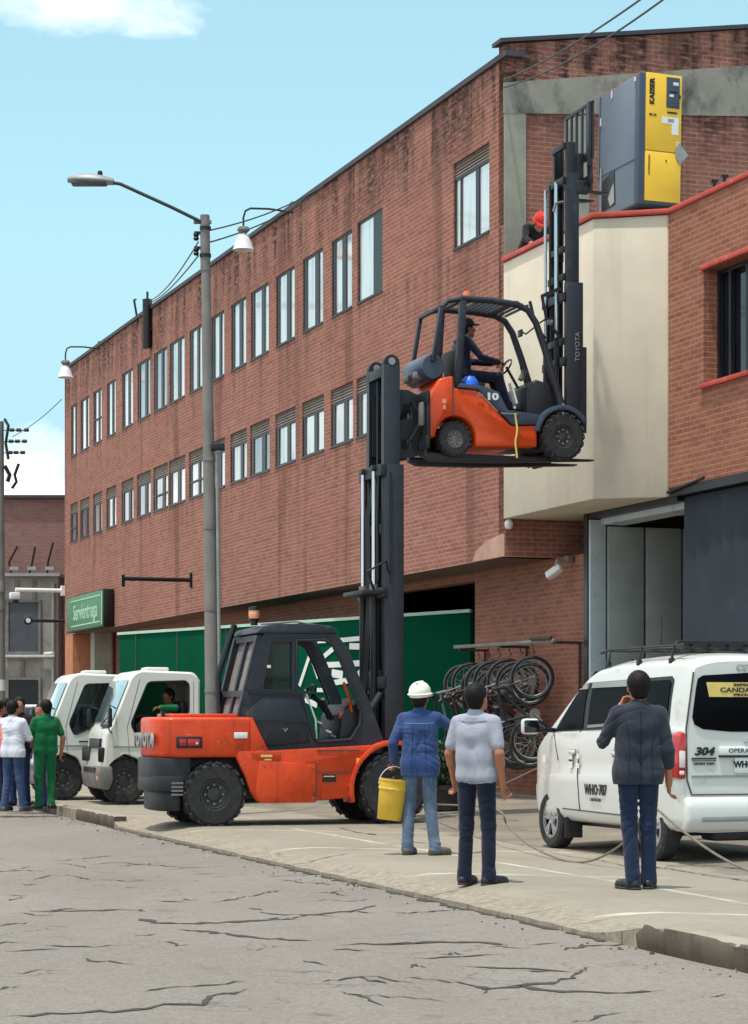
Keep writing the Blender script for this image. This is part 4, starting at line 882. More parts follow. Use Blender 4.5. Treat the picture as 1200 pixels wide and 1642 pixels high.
# ------------------------------------------------------------------ the compressor on the roof
cp = thing('compressor_cabinet', 'tall yellow and slate grey compressor cabinet standing on the roof edge above the cream bay', 'compressor', B(-2.3, -1.20, 9.2), BA - R(0)); cp.rotation_euler = (R(.9), 0, BA)
mb = MB(); mb.box((.06, 0, 1.0), (1.30, .68, 1.94), 'greycab', bev=.03); mb.box((.06, .345, .70), (1.28, .012, .012), 'seam'); mb.box((.62, .345, 1.35), (.012, .012, 1.2), 'seam')
for x, z in ((.2, 1.88), (.58, 1.55)): mb.box((x, .35, z), (.03, .012, .12), 'clear_lens')
body = mb.build('body', cp)
mb = MB(); mb.box((-.665, .0, 1.0), (.14, .70, 1.97), 'greycab2', bev=.035); mb.box((-.60, .352, 1.9), (.05, .008, .06), 'clear_lens'); mb.build('corner_panel', cp)
mb = MB(); mb.box((-.735, -.055, 1.40), (.05, .59, 1.16), 'yellow', bev=.012); dr = mb.build('door', cp)
mb = MB(); mb.box((-.735, -.055, .44), (.05, .59, .74), 'yellow', bev=.012); mb.box((-.762, -.10, .68), (.008, .02, .03), 'slot'); lw = mb.build('lower_door', cp)
text('lettering', 'KAESER', .105, 'black_letter', dr, (-.762, .145, 1.70), frame3((0, 0, 1), (0, 1, 0)), .002, sx=1.1, bold=.006)
text('lettering', 'SK 22', .05, 'black_letter', dr, (-.762, .13, 1.35), frame3((0, -1, 0), (0, 0, 1)), .002, bold=.002)
text('lettering', 'KOMPRESSOREN', .04, 'black_letter', lw, (-.762, .18, .60), frame3((0, 0, 1), (0, 1, 0)), .002)
mb = MB(); mb.box((-.765, -.20, 1.71), (.02, .22, .46), 'greycab2', bev=.01); mb.box((-.778, -.24, 1.84), (.01, .09, .05), 'clear_lens', bev=.004); mb.box((-.778, -.17, 1.66), (.01, .07, .04), 'clear_lens', bev=.004); mb.box((-.778, -.2, 1.72), (.01, .13, .02), 'slot'); mb.box((-.765, -.31, 1.66), (.02, .03, .05), 'slot'); mb.build('control_panel', dr)
mb = MB(); mb.box((-.763, -.16, 1.29), (.006, .28, .10), 'white_letter'); mb.box((-.764, -.24, 1.17), (.006, .11, .17), 'white_letter'); mb.box((-.764, -.17, 1.29), (.009, .10, .05), 'galv'); mb.build('label', dr)
for yy, zz, a, b, m_ in ((-.19, 1.41, .16, .025, 'slot'), (-.30, .93, .05, .1, 'white_letter')): mb = MB(); mb.box((-.763, yy, zz), (.006, a, b), m_); mb.build('label', dr)
mb = MB(); mb.prism([(-.30, .98), (-.47, .80), (-.32, .64), (-.24, .80)], 'yz', -.772, -.768, 'galv'); mb.build('tag_sheet', dr)
mb = MB(); mb.prism([(.50, .14), (.50, .62), (.08, .70), (.04, .16)], 'xz', .342, .35, 'slot', bev=.003); mb.box((.54, .352, .45), (.03, .02, .78), 'galv'); mb.prism([(.28, .30), (.16, .44), (.08, .5), (.06, .2), (.20, .17)], 'xz', .351, .356, 'galv'); mb.build('air_vent', body)
mb = MB(); mb.box((.0, .3, 1.95), (1.2, .04, .05), 'redcap'); mb.build('roof_rail', cp)
pl = thing('pallet', 'stack of dark wooden pallets under the compressor behind the red parapet cap', 'pallet', B(-2.26, -1.20, 8.41), BA)
mb = MB()
for L in range(4):
    z = L * .195
    for x in (-.62, 0, .62): mb.box((x, 0, z + .055), (.1, .7, .09), 'wood', bev=.004)
    for y in (-.28, -.09, .1, .28): mb.box((0, y, z + .118), (1.36, .12, .022), 'wood'); mb.box((0, y, z + .01), (1.36, .1, .018), 'wood')
    z += .0
mb.build('board_stack', pl)
# ------------------------------------------------------------------ street lamp, poles, cables, small fittings on the walls
lp = thing('street_lamp', 'tall leaning grey concrete street lamp pole with one long arm reaching over the road', 'street lamp', (-2.36, 33.0, .12))
mb = MB(); mb.tube([(0, 0, 0), (-.05, 0, 4.0), (-.125, 0, 8.75)], [.11, .095, .062], 'polec', 16); mb.tube([(-.118, 0, 8.0), (-.127, 0, 8.82)], [.075, .07], 'galv_d', 14); mb.build('pole', lp)
mb = MB(); mb.tube([(.115, -.06, 0), (.085, -.06, 2.5), (.055, -.06, 5.3)], .028, 'galv', 8)
for z in (.6, 1.8, 3.0, 4.2, 5.2): mb.lathe([(.118 - z * .004, z), (.118 - z * .004, z + .05)], 'galv_d', (-.012 * z, 0, 0))
mb.build('conduit', lp)
mb = MB(); mb.tube([(-.06, -.02, 8.66), (-.6, -.05, 8.92), (-1.36, -.08, 9.26), (-1.48, -.08, 9.28)], .026, 'cable', 8); mb.box((-.16, 0, 8.72), (.26, .06, .05), 'galv_d'); mb.build('arm', lp)
mb = MB(); prof = []
for k in range(9):
    q = k / 8; w = .145 * math.sin(math.pi * min(.97, .12 + q * .8)) ** .6; h = .10 * math.sin(math.pi * min(.96, .1 + q * .8)) ** .7
    x = -1.46 - .67 * q; z = 9.29 + .035 * q
    prof.append([(x, -.08 + w * math.cos(a), z + (h * math.sin(a) if math.sin(a) > 0 else .045 * math.sin(a))) for a in [2 * math.pi * j / 16 for j in range(16)]])
mb.loft(prof, 'galv'); mb.lathe([(.035, 9.38), (.04, 9.42), (.03, 9.45), (.001, 9.455)], 'slot', (-1.66, -.08, 0), n=12); hd = mb.build('lamp_head', lp)
mb = MB(); mb.box((-1.82, -.08, 9.265), (.52, .22, .045), 'greycab2', bev=.02); mb.build('lens', hd)
mb = MB()
for z in (8.28, 8.5): mb = MB(); mb.box((-.2, 0, z + .06), (.12, .05, .04), 'slot'); mb.lathe([(.03, z - .05), (.045, z - .02), (.03, z), (.045, z + .03), (.03, z + .08)], 'slot', (-.255, 0, 0), n=10); mb.build('insulator', lp)
for z in (8.2, 8.6): mb = MB(); mb.lathe([(.085, z), (.085, z + .05)], 'slot', (-.12, 0, 0)); mb.build('clamp', lp)
mb = MB(); mb.box((.07, -.1, 5.40), (.2, .12, .10), 'slot', bev=.015); mb.tube([(-.05, -.05, 5.36), (.05, -.1, 5.38)], .02, 'slot'); mb.build('floodlight', lp)

up_ = thing('utility_pole', 'grey concrete utility pole with cross arms and insulators at the left edge of the street', 'utility pole', (-8.35, 50, 0))
mb = MB(); mb.tube([(0, 0, 0), (0, 0, 8.2)], [.15, .1], 'polec', 14); mb.build('pole', up_)
mb = MB()
for z, L in ((8.0, .75), (7.75, .7), (7.5, .65)):
    mb.tube([(-.2, 0, z), (L - .1, -.1, z)], .012, 'slot', 6)
    for x in (.28, .42, .58): mb.lathe([(.001, -.06), (.04, -.05), (.04, .05), (.001, .06)], 'slot', (x * L / .7, -.1, z), 'x', 8)
mb.tube([(.12, 0, 8.25), (.22, -.1, 8.1), (.16, -.1, 7.7), (.22, -.1, 7.35)], .035, 'slot', 6); mb.tube([(.14, -.1, 7.2), (.25, -.1, 7.0), (.2, -.1, 6.85)], .05, 'slot', 6); mb.tube([(.45, -.1, 7.25), (.36, -.1, 7.0), (.4, -.1, 6.85), (.3, -.1, 6.7)], .035, 'slot', 6)
mb.build('insulator', up_)
for z, c in ((4.4, 'galv'), (4.0, 'galv_d'), (2.2, 'white_letter')): mb = MB(); mb.lathe([(.14, z), (.14, z + .25)], c); mb.build('band', up_)
mb = MB(); mb.box((.02, -.14, 1.6), (.16, .03, .4), 'white_letter'); mb.build('notice', up_)

def gooseneck(s_, o_, label):
    t = thing('wall_lamp', label, 'lamp', B(s_, 0, 0), BA, 'white bell lamps hung out from the long roof edge')
    mb = MB(); mb.tube([(0, -.2, 12.06), (0, o_ * .5, 12.10), (0, o_ * .86, 12.08), (0, o_ * .96, 12.02), (0, o_, 11.88), (0, o_, 11.68)], .022, 'cable', 8); mb.box((0, -.05, 12.25), (.12, .2, .06), 'galv_d'); mb.build('arm', t)
    mb = MB(); mb.lathe([(.04, 11.70), (.11, 11.68), (.13, 11.62), (.09, 11.58), (.05, 11.53)], 'galv_d', (0, o_, 0)); mb.build('socket', t)
    mb = MB(); mb.lathe([(.06, 11.55), (.11, 11.50), (.16, 11.38), (.20, 11.26), (.225, 11.21), (.215, 11.21), (.18, 11.3), (.05, 11.5)], 'lampwhite', (0, o_, 0), caps=False); mb.build('lamp_shade', t)
gooseneck(11.18, 1.07, 'white bell lamp on a curved arm close to the top of the street lamp pole')
gooseneck(29.15, .98, 'small white bell lamp on a curved arm at the far left roof corner')
mb = MB(); mb.tube([(0, .1, 11.15), (0, .1, 12.40)], .13, 'slot', 10); mb.tube([(0, .1, 12.4), (0, .1, 12.6)], .03, 'slot', 6); mb.box((0, .05, 11.6), (.3, .1, .05), 'slot')
o = tag(mb.build('flue_pipe'), 'dark vertical flue pipe fixed to the brick parapet', 'pipe'); o.location = B(23.2, 0, 0); o.rotation_euler = (0, 0, BA)
mb = MB(); mb.tube([(0, 0, 12.0), (.05, .1, 12.65)], .03, 'slot', 6); mb.tube([(.05, .1, 12.65), (-.15, .1, 12.62)], .025, 'slot', 6)
o = tag(mb.build('roof_bracket'), 'thin bent metal bracket sticking up from the roof edge beside the flue', 'bracket'); o.location = B(24.6, 0, 0); o.rotation_euler = (0, 0, BA)
sg = thing('shop_sign', 'green box sign with pale border and lettering at the far end of the brick facade', 'sign', B(29.7, 0, 4.66), BA)
mb = MB(); mb.box((0, .17, 0), (4.8, .30, 1.04), 'slot', bev=.02); mb.build('casing', sg)
mb = MB(); mb.box((0, .325, 0), (4.7, .02, .98), 'sign_green', bev=.005); fc = mb.build('face', sg)
mb = MB()
for z in (-.36, .36): mb.box((-.2, .338, z), (3.8, .012, .04), 'sign_pale')
mb.box((-2.28, .338, 0), (.08, .012, .9), 'sign_pale'); mb.build('border', fc)
text('lettering', 'Servientrega', .62, 'sign_pale', fc, (-.15, .338, -.01), frame3((-1, 0, 0), (0, 0, 1)), .004, sx=1.0, bold=.008)
mb = MB(); mb.tube([(0, 0, 4.93), (0, 1.69, 4.93)], .05, 'slot', 8); mb.box((0, 1.69, 4.88), (.06, .08, .28), 'slot'); mb.box((0, .03, 4.93), (.1, .06, .35), 'slot')
o = tag(mb.build('sign_bracket'), 'bare dark bar jutting out from the facade right of the green sign', 'bracket'); o.location = B(19.2, 0, 0); o.rotation_euler = (0, 0, BA)
t = thing('floodlight', 'small round lamp on a straight dark arm left of the green sign', 'lamp', B(33.9, 0, 4.58), BA)
mb = MB(); mb.tube([(0, 0, 0), (0, 1.05, 0)], .05, 'slot', 8); mb.build('arm', t)
mb = MB(); mb.lathe([(.11, -.06), (.14, 0), (.11, .06)], 'slot', (0, 1.12, 0), 'x', 16); mb.lathe([(.07, -.075), (.075, -.06)], 'lampwhite', (0, 1.12, 0), 'x', 14); mb.build('lamp_head', t)
t = thing('wall_camera', 'white camera hanging from a pale horizontal tube above the grey panelled front', 'camera', B(33.9, 0, 5.5), BA)
mb = MB(); mb.tube([(0, 0, 0), (0, 1.5, 0)], .06, 'lampwhite', 8); mb.box((0, .06, 0), (.2, .1, .3), 'lampwhite'); mb.build('arm', t)
mb = MB(); mb.box((0, 1.52, -.18), (.24, .3, .2), 'lampwhite', bev=.03); mb.lathe([(.08, -.34), (.1, -.3), (.1, -.26)], 'slot', (0, 1.5, -.05)); mb.build('housing', t)
t = thing('security_camera', 'white bullet security camera under the brick overhang above the bicycles', 'camera', B(-.55, -.62, 3.98), BA)
mb = MB(); mb.box((0, 0, -.10), (.3, .13, .13), 'lampwhite', Matrix.Rotation(R(35), 3, 'Y') @ Matrix.Rotation(R(30), 3, 'Z'), bev=.03); mb.build('housing', t)
mb = MB(); mb.tube([(-.08, -.28, .08), (-.1, 0, .08), (-.05, 0, -.02)], .025, 'galv', 8); mb.box((-.1, -.2, .1), (.16, .12, .1), 'galv_d', bev=.02); mb.build('bracket', t)
mb = MB(); mb.lathe([(.03, .1), (.07, .05), (.07, 0), (.05, -.05), (.001, -.07)], 'lampwhite', n=16); o = tag(mb.build('dome_camera'), 'tiny white dome camera below the corner of the cream bay', 'camera'); o.location = B(-.05, -.05, 4.64)
mb = MB(); mb.bar((.15, 1.05, 3.58), (-.55, .95, 3.58), .08, .06, 'lampwhite'); o = tag(mb.build('wall_tube'), 'pale tube fixed across the orange corner pillar', 'tube'); o.location = B(33, -.3, 0); o.rotation_euler = (0, 0, BA)

def cable(label, a, b, sag, r=.012):
    a, b = Vector(a), Vector(b); mb = MB()
    mb.tube([a.lerp(b, k / 20) - Vector((0, 0, sag * 4 * (k / 20) * (1 - k / 20))) for k in range(21)], r, 'cable', 6)
    tag(mb.build('cable'), label, 'cable', 'overhead cables')
cable('upper of the two cables running from the roof corner across the brick gable', P(808, 128, 35.9), P(1100, -55, 22), .10)
cable('lower of the two cables running from the roof corner across the brick gable', P(808, 140, 35.9), P(1130, -52, 22), .16)
cable('upper cable from the street lamp pole to the long roof edge', P(337, 369, 33), P(535, 288, 45.8), .12)
cable('lower cable from the street lamp pole to the long roof edge', P(337, 388, 33), P(520, 300, 46.4), .12)
cable('upper of two cables dropping from the street lamp pole to the flue pipe', P(318, 388, 33), P(240, 482, 57.5), .15)
cable('lower of two cables dropping from the street lamp pole to the flue pipe', P(318, 410, 33), P(240, 486, 57.5), .1)
cable('thin far cable crossing the white cloud left of the brick facade', P(99, 640, 67), P(20, 700, 72), .1)

# ------------------------------------------------------------------ green trailer and the two white cabs
p0, p1 = Vector((1.76, 41.0)), Vector((-5.85, 51.4)); tr_a = math.atan2(p1.y - p0.y, p1.x - p0.x)
tl = thing('box_trailer', 'long dark green box trailer with white lettering backed under the brick overhang', 'trailer', (p0.x, p0.y, .2), tr_a)
L = (p1 - p0).length; mb = MB(); mb.box((L / 2, -.95, 1.98), (L, 1.9, 2.72), 'green_box', bev=.03); bd = mb.build('body', tl)
mb = MB(); mb.box((L / 2, .0, 3.33), (L + .04, .06, .06), 'green_edge'); mb.box((L + .0, -.9, 3.33), (.06, 1.8, .06), 'green_edge'); mb.build('top_rail', bd)
mb = MB()
for x in (L - .8, L - 2.6, L - 4.6, 2.2): mb.box((x, .006, 1.98), (.02, .02, 2.6), 'seam')
mb.build('panel_joint', bd)
fr_c, fr_s = math.cos(tr_a), math.sin(tr_a)
def on_trailer(px, py):                                                # where the lettering sits on the trailer's near side
    rx, rz = (px - 600) / 3600, (1162 - py) / 3600; t = (p0.x * fr_s - p0.y * fr_c) / (rx * fr_s - fr_c)
    return ((t * rx - p0.x) * fr_c + (t - p0.y) * fr_s, 1.45 + t * rz - .2)
mb = MB()
for a, b, w in (((650, 330), (560, 600), 34), ((660, 420), (700, 540), 40), ((695, 268), (805, 262), 34), ((815, 320), (738, 385), 40), ((755, 445), (880, 440), 42), ((800, 505), (880, 520), 60), ((790, 580), (920, 560), 42),
                ((862, 262), (1040, 245), 34), ((930, 306), (1060, 310), 46), ((945, 436), (1060, 428), 44), ((1030, 480), (975, 535), 46), ((912, 385), (935, 490), 26), ((690, 630), (745, 632), 30), ((600, 700), (690, 745), 40)):
    A = on_trailer(360 + a[0] / 4.615, 970 + a[1] / 4.615); Bq = on_trailer(360 + b[0] / 4.615, 970 + b[1] / 4.615)
    mb.bar((A[0], .012, A[1]), (Bq[0], .012, Bq[1]), w / 4.615 * .0122, .012, 'white_letter', up=(0, 1, 0))
mb.build('lettering', bd, smooth=False)
mb = MB(); mb.box((L / 2, -.95, .55), (L - .2, 1.2, .2), 'black')
for x in (2.0, 3.2, L - 2.5):
    for y in (-.2, -1.7): mb.lathe([(.22, -.14), (.45, -.13), (.47, 0), (.45, .13), (.22, .14)], 'rubber', (x, y, .42), 'y', 22)
mb.build('undercarriage', tl)

def cab_truck(name, label, loc, yaw, open_window, num):
    t = thing(name, label, 'truck', loc, yaw, 'white cab trucks parked side by side'); t.scale = (.96, 1, 1.025)
    W2 = .95
    side = [(-.62, .46), (-.62, 2.02), (-.52, 2.14), (.45, 2.17), (.60, 2.08), (.94, 1.30), (1.04, 1.18), (1.10, .62), (.98, .46), (1.02, .40), (.92, .62), (.70, .78), (.42, .70), (.26, .46)]
    side = [(-.62, .40), (-.62, 2.02), (-.52, 2.14), (.45, 2.17), (.58, 2.08), (.92, 1.28), (1.02, 1.16), (1.08, .60), (1.06, .52), (.98, .66), (.72, .82), (.44, .72), (.30, .40)]
    win = [(.55, 1.16), (.60, 1.30), (.38, 1.92), (.30, 1.98), (-.36, 2.0), (-.42, 1.94), (-.42, 1.46), (-.30, 1.42), (.10, 1.36), (.24, 1.20), (.36, 1.12), (.50, 1.10)]
    def rnd_poly(q, r, k=4):                                              # round the corners of an outline
        o_ = []; n = len(q)
        for i in range(n):
            a, b, c = Vector(q[i - 1]), Vector(q[i]), Vector(q[(i + 1) % n]); u = (a - b); v = (c - b); d = min(r, u.length * .45, v.length * .45); p_ = b + u.normalized() * d; q_ = b + v.normalized() * d
            for j in range(k + 1): f = j / k; o_.append(tuple((p_ * (1 - f) + b * f) * (1 - f) + (b * (1 - f) + q_ * f) * f))
        return o_
    side = rnd_poly(side, .07); win = rnd_poly([win[i] for i in (1, 3, 4, 5, 6, 8, 9, 11)], .07)
    cx, cz = .2, 1.25; small = [(cx + (x - cx) * .955, cz + (z - cz) * .965) for x, z in side]; mid_ = [(cx + (x - cx) * .988, cz + (z - cz) * .99) for x, z in side]
    mb = MB(); mb.loft([[(x, y, z) for x, z in q] for q, y in ((small, W2), (mid_, W2 - .018), (side, W2 - .055), (side, -W2 + .055), (mid_, -W2 + .018), (small, -W2))], 'white_truck', caps=False); mb.build('cab_shell', t)
    for s_ in (1, -1):
        mb = MB(); mb.prism(small, 'xz', *sorted((s_ * W2, s_ * (W2 - .04))), 'white_truck', holes=[win])
        a, b = sorted((s_ * (W2 + .004), s_ * W2))
        mb.tube([(x, s_ * (W2 - .002), z) for x, z in win], .013, 'slot', 6, closed=True)
        for q in ([(.62, .78), (.66, 1.25), (.44, 2.02)], [(-.50, .50), (-.50, 1.98)], [(-.5, .50), (.28, .50)]):
            for A, Bq in zip(q, q[1:]): mb.bar((A[0], s_ * (W2 + .001), A[1]), (Bq[0], s_ * (W2 - .001), Bq[1]), .007, .008, 'seam')
        mb.bar((-.6, s_ * (W2 + .003), .93), (.9, s_ * (W2 + .003), .93), .018, .02, 'galv'); mb.box((-.36, s_ * (W2 + .015), 1.08), (.14, .03, .04), 'slot', bev=.008)
        dr = mb.build('door', t)
        if not (open_window and s_ > 0):
            mb = MB(); mb.prism(win, 'xz', s_ * (W2 - .03) - .003, s_ * (W2 - .03) + .003, 'tint'); mb.build('window', dr)
        if s_ > 0:
            mb = MB(); mb.box((-.12, W2 + .004, 1.02), (.3, .012, .22), 'white_letter'); mb.build('sticker', dr)
            text('lettering', num, .2, 'black_letter', dr, (-.12, W2 + .012, 1.02), frame3((-1, 0, 0), (0, 0, 1)), .002, bold=.006)
            mb = MB(); mb.box((.28, W2 + .003, 1.0), (.28, .01, .02), 'slot'); mb.build('trim', dr)
    mb = MB()
    mb.box((.0, 0, 2.2), (.42, .5, .07), 'white_truck', bev=.03); mb.build('roof_vent', t)
    mb = MB(); mb.prism([(-.62, .4), (-.62, 2.02), (-.57, 2.02), (-.57, .4)], 'xz', -W2 + .05, W2 - .05, 'white_truck'); mb.box((.1, 0, .5), (1.3, 1.7, .12), 'black'); mb.build('rear_wall', t)
    mb = MB(); mb.prism([(.623, 2.01), (.91, 1.335), (.93, 1.335), (.643, 2.015)], 'xz', -W2 + .075, W2 - .075, 'windscreen', bev=.006); mb.build('windscreen', t)
    mb = MB()
    
    
    mb.box((1.05, 0, .98), (.06, 1.1, .16), 'slot', bev=.01); mb.box((.96, .45, 1.27), (.05, .7, .05), 'slot'); mb.tube([(.97, .1, 1.28), (.86, .5, 1.48)], .012, 'slot'); mb.build('front_panel', t)
    for s_ in (-1, 1):
        mb = MB(); mb.box((1.045, s_ * .72, .80), (.12, .36, .2), 'clear_lens', Matrix.Rotation(-s_ * .25, 3, 'Z'), bev=.03); mb.box((1.055, s_ * .72, .80), (.12, .4, .24), 'slot', Matrix.Rotation(-s_ * .25, 3, 'Z'), bev=.03); mb.build('headlight', t)
        mb = MB(); mb.tube([(.86, s_ * .93, 1.55), (.98, s_ * 1.08, 1.60), (1.0, s_ * 1.08, 1.2), (.92, s_ * .93, 1.15)], .014, 'slot', 6); mb.box((.99, s_ * 1.10, 1.40), (.07, .16, .32), 'slot', bev=.03); mb.build('mirror', t)
    mb = MB(); mb.prism([(.92, .62), (1.14, .62), (1.16, .48), (1.12, .26), (.98, .22), (.90, .4)], 'xz', -.98, .98, 'galv_d', bev=.04); mb.box((1.16, 0, .55), (.02, 1.2, .08), 'slot'); mb.box((1.14, .72, .42), (.03, .2, .09), 'amber', bev=.01); mb.build('bumper', t)
    mb = MB(); mb.box((.62, .62, 1.42), (.06, .02, .3), 'slot'); mb.tube([(.48 + .07 * math.cos(a), .4 + .2 * math.sin(a), 1.28 + .16 * math.cos(a)) for a in [2 * math.pi * k / 16 for k in range(16)]], .016, 'slot', closed=True); mb.tube([(.48, .4, 1.28), (.75, .4, 1.05)], .03, 'slot'); mb.prism([(.7, .9), (.62, 1.2), (.9, 1.26), (.95, .9)], 'xz', -.85, .85, 'slot', bev=.02); mb.build('dashboard', t)
    for y in (-.45, .45):
        mb = MB(); mb.box((-.12, y, 1.0), (.5, .5, .14), 'seat_vinyl', bev=.04); mb.box((-.38, y, 1.35), (.14, .48, .65), 'seat_vinyl', bev=.05); mb.box((-.12, y, .75), (.5, .5, .36), 'seat_vinyl'); mb.build('seat', t)
    for s_ in (1, -1):
        wheel('wheel', t, (.70, s_ * .78, .375), .375, .22, .21, s_, 'industrial', 'rim_dark'); wheel('wheel', t, (-2.0, s_ * .70, .375), .375, .3, .21, s_, 'industrial', 'galv')  # dark front rims paint in the shadow on those wheels
    mb = MB(); mb.box((-1.6, .35, .6), (4.6, .12, .2), 'black'); mb.box((-1.6, -.35, .6), (4.6, .12, .2), 'black'); mb.box((.70, 0, .38), (.16, 1.4, .16), 'black'); mb.box((-2.0, 0, .38), (.16, 1.3, .16), 'black'); mb.box((-.95, .7, .55), (.5, .3, .35), 'black', bev=.03); mb.build('chassis', t)
    mb = MB(); mb.box((-2.3, 0, .80), (3.1, 1.85, .10), 'green_box', bev=.01)
    for y in (-.9, .9): mb.box((-2.3, y, 1.02), (3.1, .04, .36), 'green_box')
    mb.box((-.78, 0, 1.1), (.05, 1.85, .6), 'green_box'); mb.build('flatbed', t)
    return t
TN = cab_truck('cab_truck', 'nearer white cab truck with its side window open and a driver in green inside', (-3.732, 38.191, .13), R(196), True, '12')
TF = cab_truck('cab_truck', 'farther white cab truck at the left, half hidden behind the nearer one', (-5.052, 40.391, .13), R(196), False, '6')

# dark off-roader in the background
sv = thing('parked_suv', 'dark off roader with a pale roof parked far back behind the group of men', 'car', (-8.15, 56, 0), R(150))
mb = MB(); mb.prism([(-2.1, .45), (-2.15, 1.0), (-1.95, 1.75), (-1.7, 1.86), (.3, 1.86), (.85, 1.2), (1.8, 1.1), (2.0, .9), (2.0, .45)], 'xz', -.85, .85, 'navygrey', bev=.06); mb.build('body', sv)
mb = MB(); mb.box((-.75, 0, 1.90), (2.1, 1.6, .08), 'white_letter', bev=.03); mb.build('roof', sv)
for s_ in (-1, 1):
    mb = MB(); mb.prism([(-1.9, 1.2), (-1.75, 1.7), (.2, 1.7), (.6, 1.2)], 'xz', *sorted((s_ * .852, s_ * .862)), 'carglass'); mb.build('window', sv)
    for x in (-1.35, 1.3): wheel('wheel', sv, (x, s_ * .78, .38), .38, .24, .2, s_, 'car', 'alloy')
mb = MB(); mb.prism([(.36, 1.8), (.86, 1.22), (.88, 1.24), (.38, 1.82)], 'xz', -.75, .75, 'carglass'); mb.build('windscreen', sv)

# ------------------------------------------------------------------ the white minivan (x forward, +y towards the street)
vn = thing('minivan', 'white passenger minivan with roof rack and company lettering parked with its rear to the viewer', 'van', (3.003, 23.303, .12), BA)
ST = [  # x, half width at sill, belt z, gutter z, gutter half width, top z
    (1.80, .46, .80, .84, .40, .85), (1.77, .60, .92, .97, .55, .98), (1.70, .68, 1.02, 1.06, .62, 1.08), (1.56, .72, 1.10, 1.16, .66, 1.19), (1.34, .74, 1.19, 1.27, .68, 1.31), (1.16, .75, 1.22, 1.38, .675, 1.42),
    (.72, .755, 1.25, 1.65, .645, 1.71), (.34, .755, 1.26, 1.82, .63, 1.92), (-.05, .755, 1.27, 1.86, .63, 2.0), (-.6, .755, 1.28, 1.87, .63, 2.03), (-1.2, .755, 1.29, 1.88, .63, 2.035), (-1.55, .75, 1.29, 1.88, .625, 2.02), (-1.72, .735, 1.29, 1.865, .61, 1.99), (-1.80, .70, 1.28, 1.83, .59, 1.94)]
def van_ring(x, w, zb, zg, wg, zt):
    k = min(1, zb / 1.26); f = .30 if x < 1.7 else .36
    half = [(0, f), (w * .80, f), (w * .97, f + .06), (w, f + .2), (w * 1.008, .80 * k), (w * .992, .83 * k), (w * .985, zb * .97), (w * .955, zb), ((w * .955 + wg) / 2 + .012, (zb + zg) / 2), (wg, zg), (wg * .93, zg + (zt - zg) * .45), (wg * .6, zg + (zt - zg) * .88), (0, zt)]
    return [(x, y, z) for y, z in half] + [(x, -y, z) for y, z in half[-2:0:-1]]
def refine(rows, k, closed):                                           # Catmull-Rom through every given point
    n = len(rows); out = []
    for i in range(n if closed else n - 1):
        g = lambda j: rows[j % n] if closed else rows[min(max(j, 0), n - 1)]
        a, b, c, d = (np.array(g(i + e), float) for e in (-1, 0, 1, 2))
        for j in range(k): t = j / k; out.append(.5 * (2 * b + (c - a) * t + (2 * a - 5 * b + 4 * c - d) * t * t + (3 * b - a - 3 * c + d) * t ** 3))
    if not closed: out.append(np.array(rows[-1], float))
    return out
mb = MB(); mb.loft([[tuple(p) for p in refine(r, 3, True)] for r in refine([van_ring(*s_) for s_ in ST], 4, False)], 'white_car'); vb = mb.build('body', vn, angle=40); vb['label'] = 'white body shell'
van_bvh = BVHTree.FromPolygons([v.co.copy() for v in vb.data.vertices], [tuple(p.vertices) for p in vb.data.polygons])
cs = []
for x in (1.2, -1.2):
    c = MB(); c.lathe([(.385, -1.2), (.385, 1.2)], 'slot', (x, 0, .32), 'y', 40); cs.append(c.build('cutter'))
me = vb.data
if 'slot' and M['slot'].name not in [m.name for m in me.materials]: me.materials.append(M['slot'])
cut(vb, cs)
def vy(x, z):                                                          # half width of the side at this point of the body
    h = van_bvh.ray_cast(Vector((x, 2, z)), Vector((0, -1, 0)))[0]
    return h.y if h is not None and h.y > .3 else .7
def side_patch(mb, poly, s_, m, off=.006, th=.02):                      # glass that follows the curved body side
    out = []
    for i, p in enumerate(poly):
        q = poly[(i + 1) % len(poly)]; k = max(1, int(math.hypot(q[0] - p[0], q[1] - p[1]) / .07)); out += [Vector((p[0] + (q[0] - p[0]) * t / k, p[1] + (q[1] - p[1]) * t / k)) for t in range(k)]
    n = len(out); x0, x1 = min(p.x for p in out), max(p.x for p in out); z0, z1 = min(p.y for p in out), max(p.y for p in out)
    def inside(x, z):
        c = False
        for i in range(n):
            a, b = out[i], out[i - 1]
            if (a.y > z) != (b.y > z) and x < (b.x - a.x) * (z - a.y) / (b.y - a.y) + a.x: c = not c
        return c
    g = [Vector((x0 + .08 * i, z0 + .08 * j)) for i in range(1, int((x1 - x0) / .08) + 1) for j in range(1, int((z1 - z0) / .08) + 1)]
    g = [p for p in g if inside(p.x, p.y) and min((p - q).length for q in out) > .03]
    vs, _, fs = delaunay_2d_cdt(out + g, [(i, (i + 1) % n) for i in range(n)], [], 1, 1e-5)[:3]
    ys = [vy(p.x, p.y) for p in vs]; A = [(p.x, s_ * (y + off), p.y) for p, y in zip(vs, ys)]; Bk = [(p.x, s_ * (y + off - th), p.y) for p, y in zip(vs, ys)]
    mb.add(A, fs, m)
    rim = [min(range(len(vs)), key=lambda k: (vs[k] - q).length) for q in out]; N = len(A)
    mb.add(A + Bk, [(rim[i], rim[(i + 1) % n], N + rim[(i + 1) % n], N + rim[i]) for i in range(n)], m)
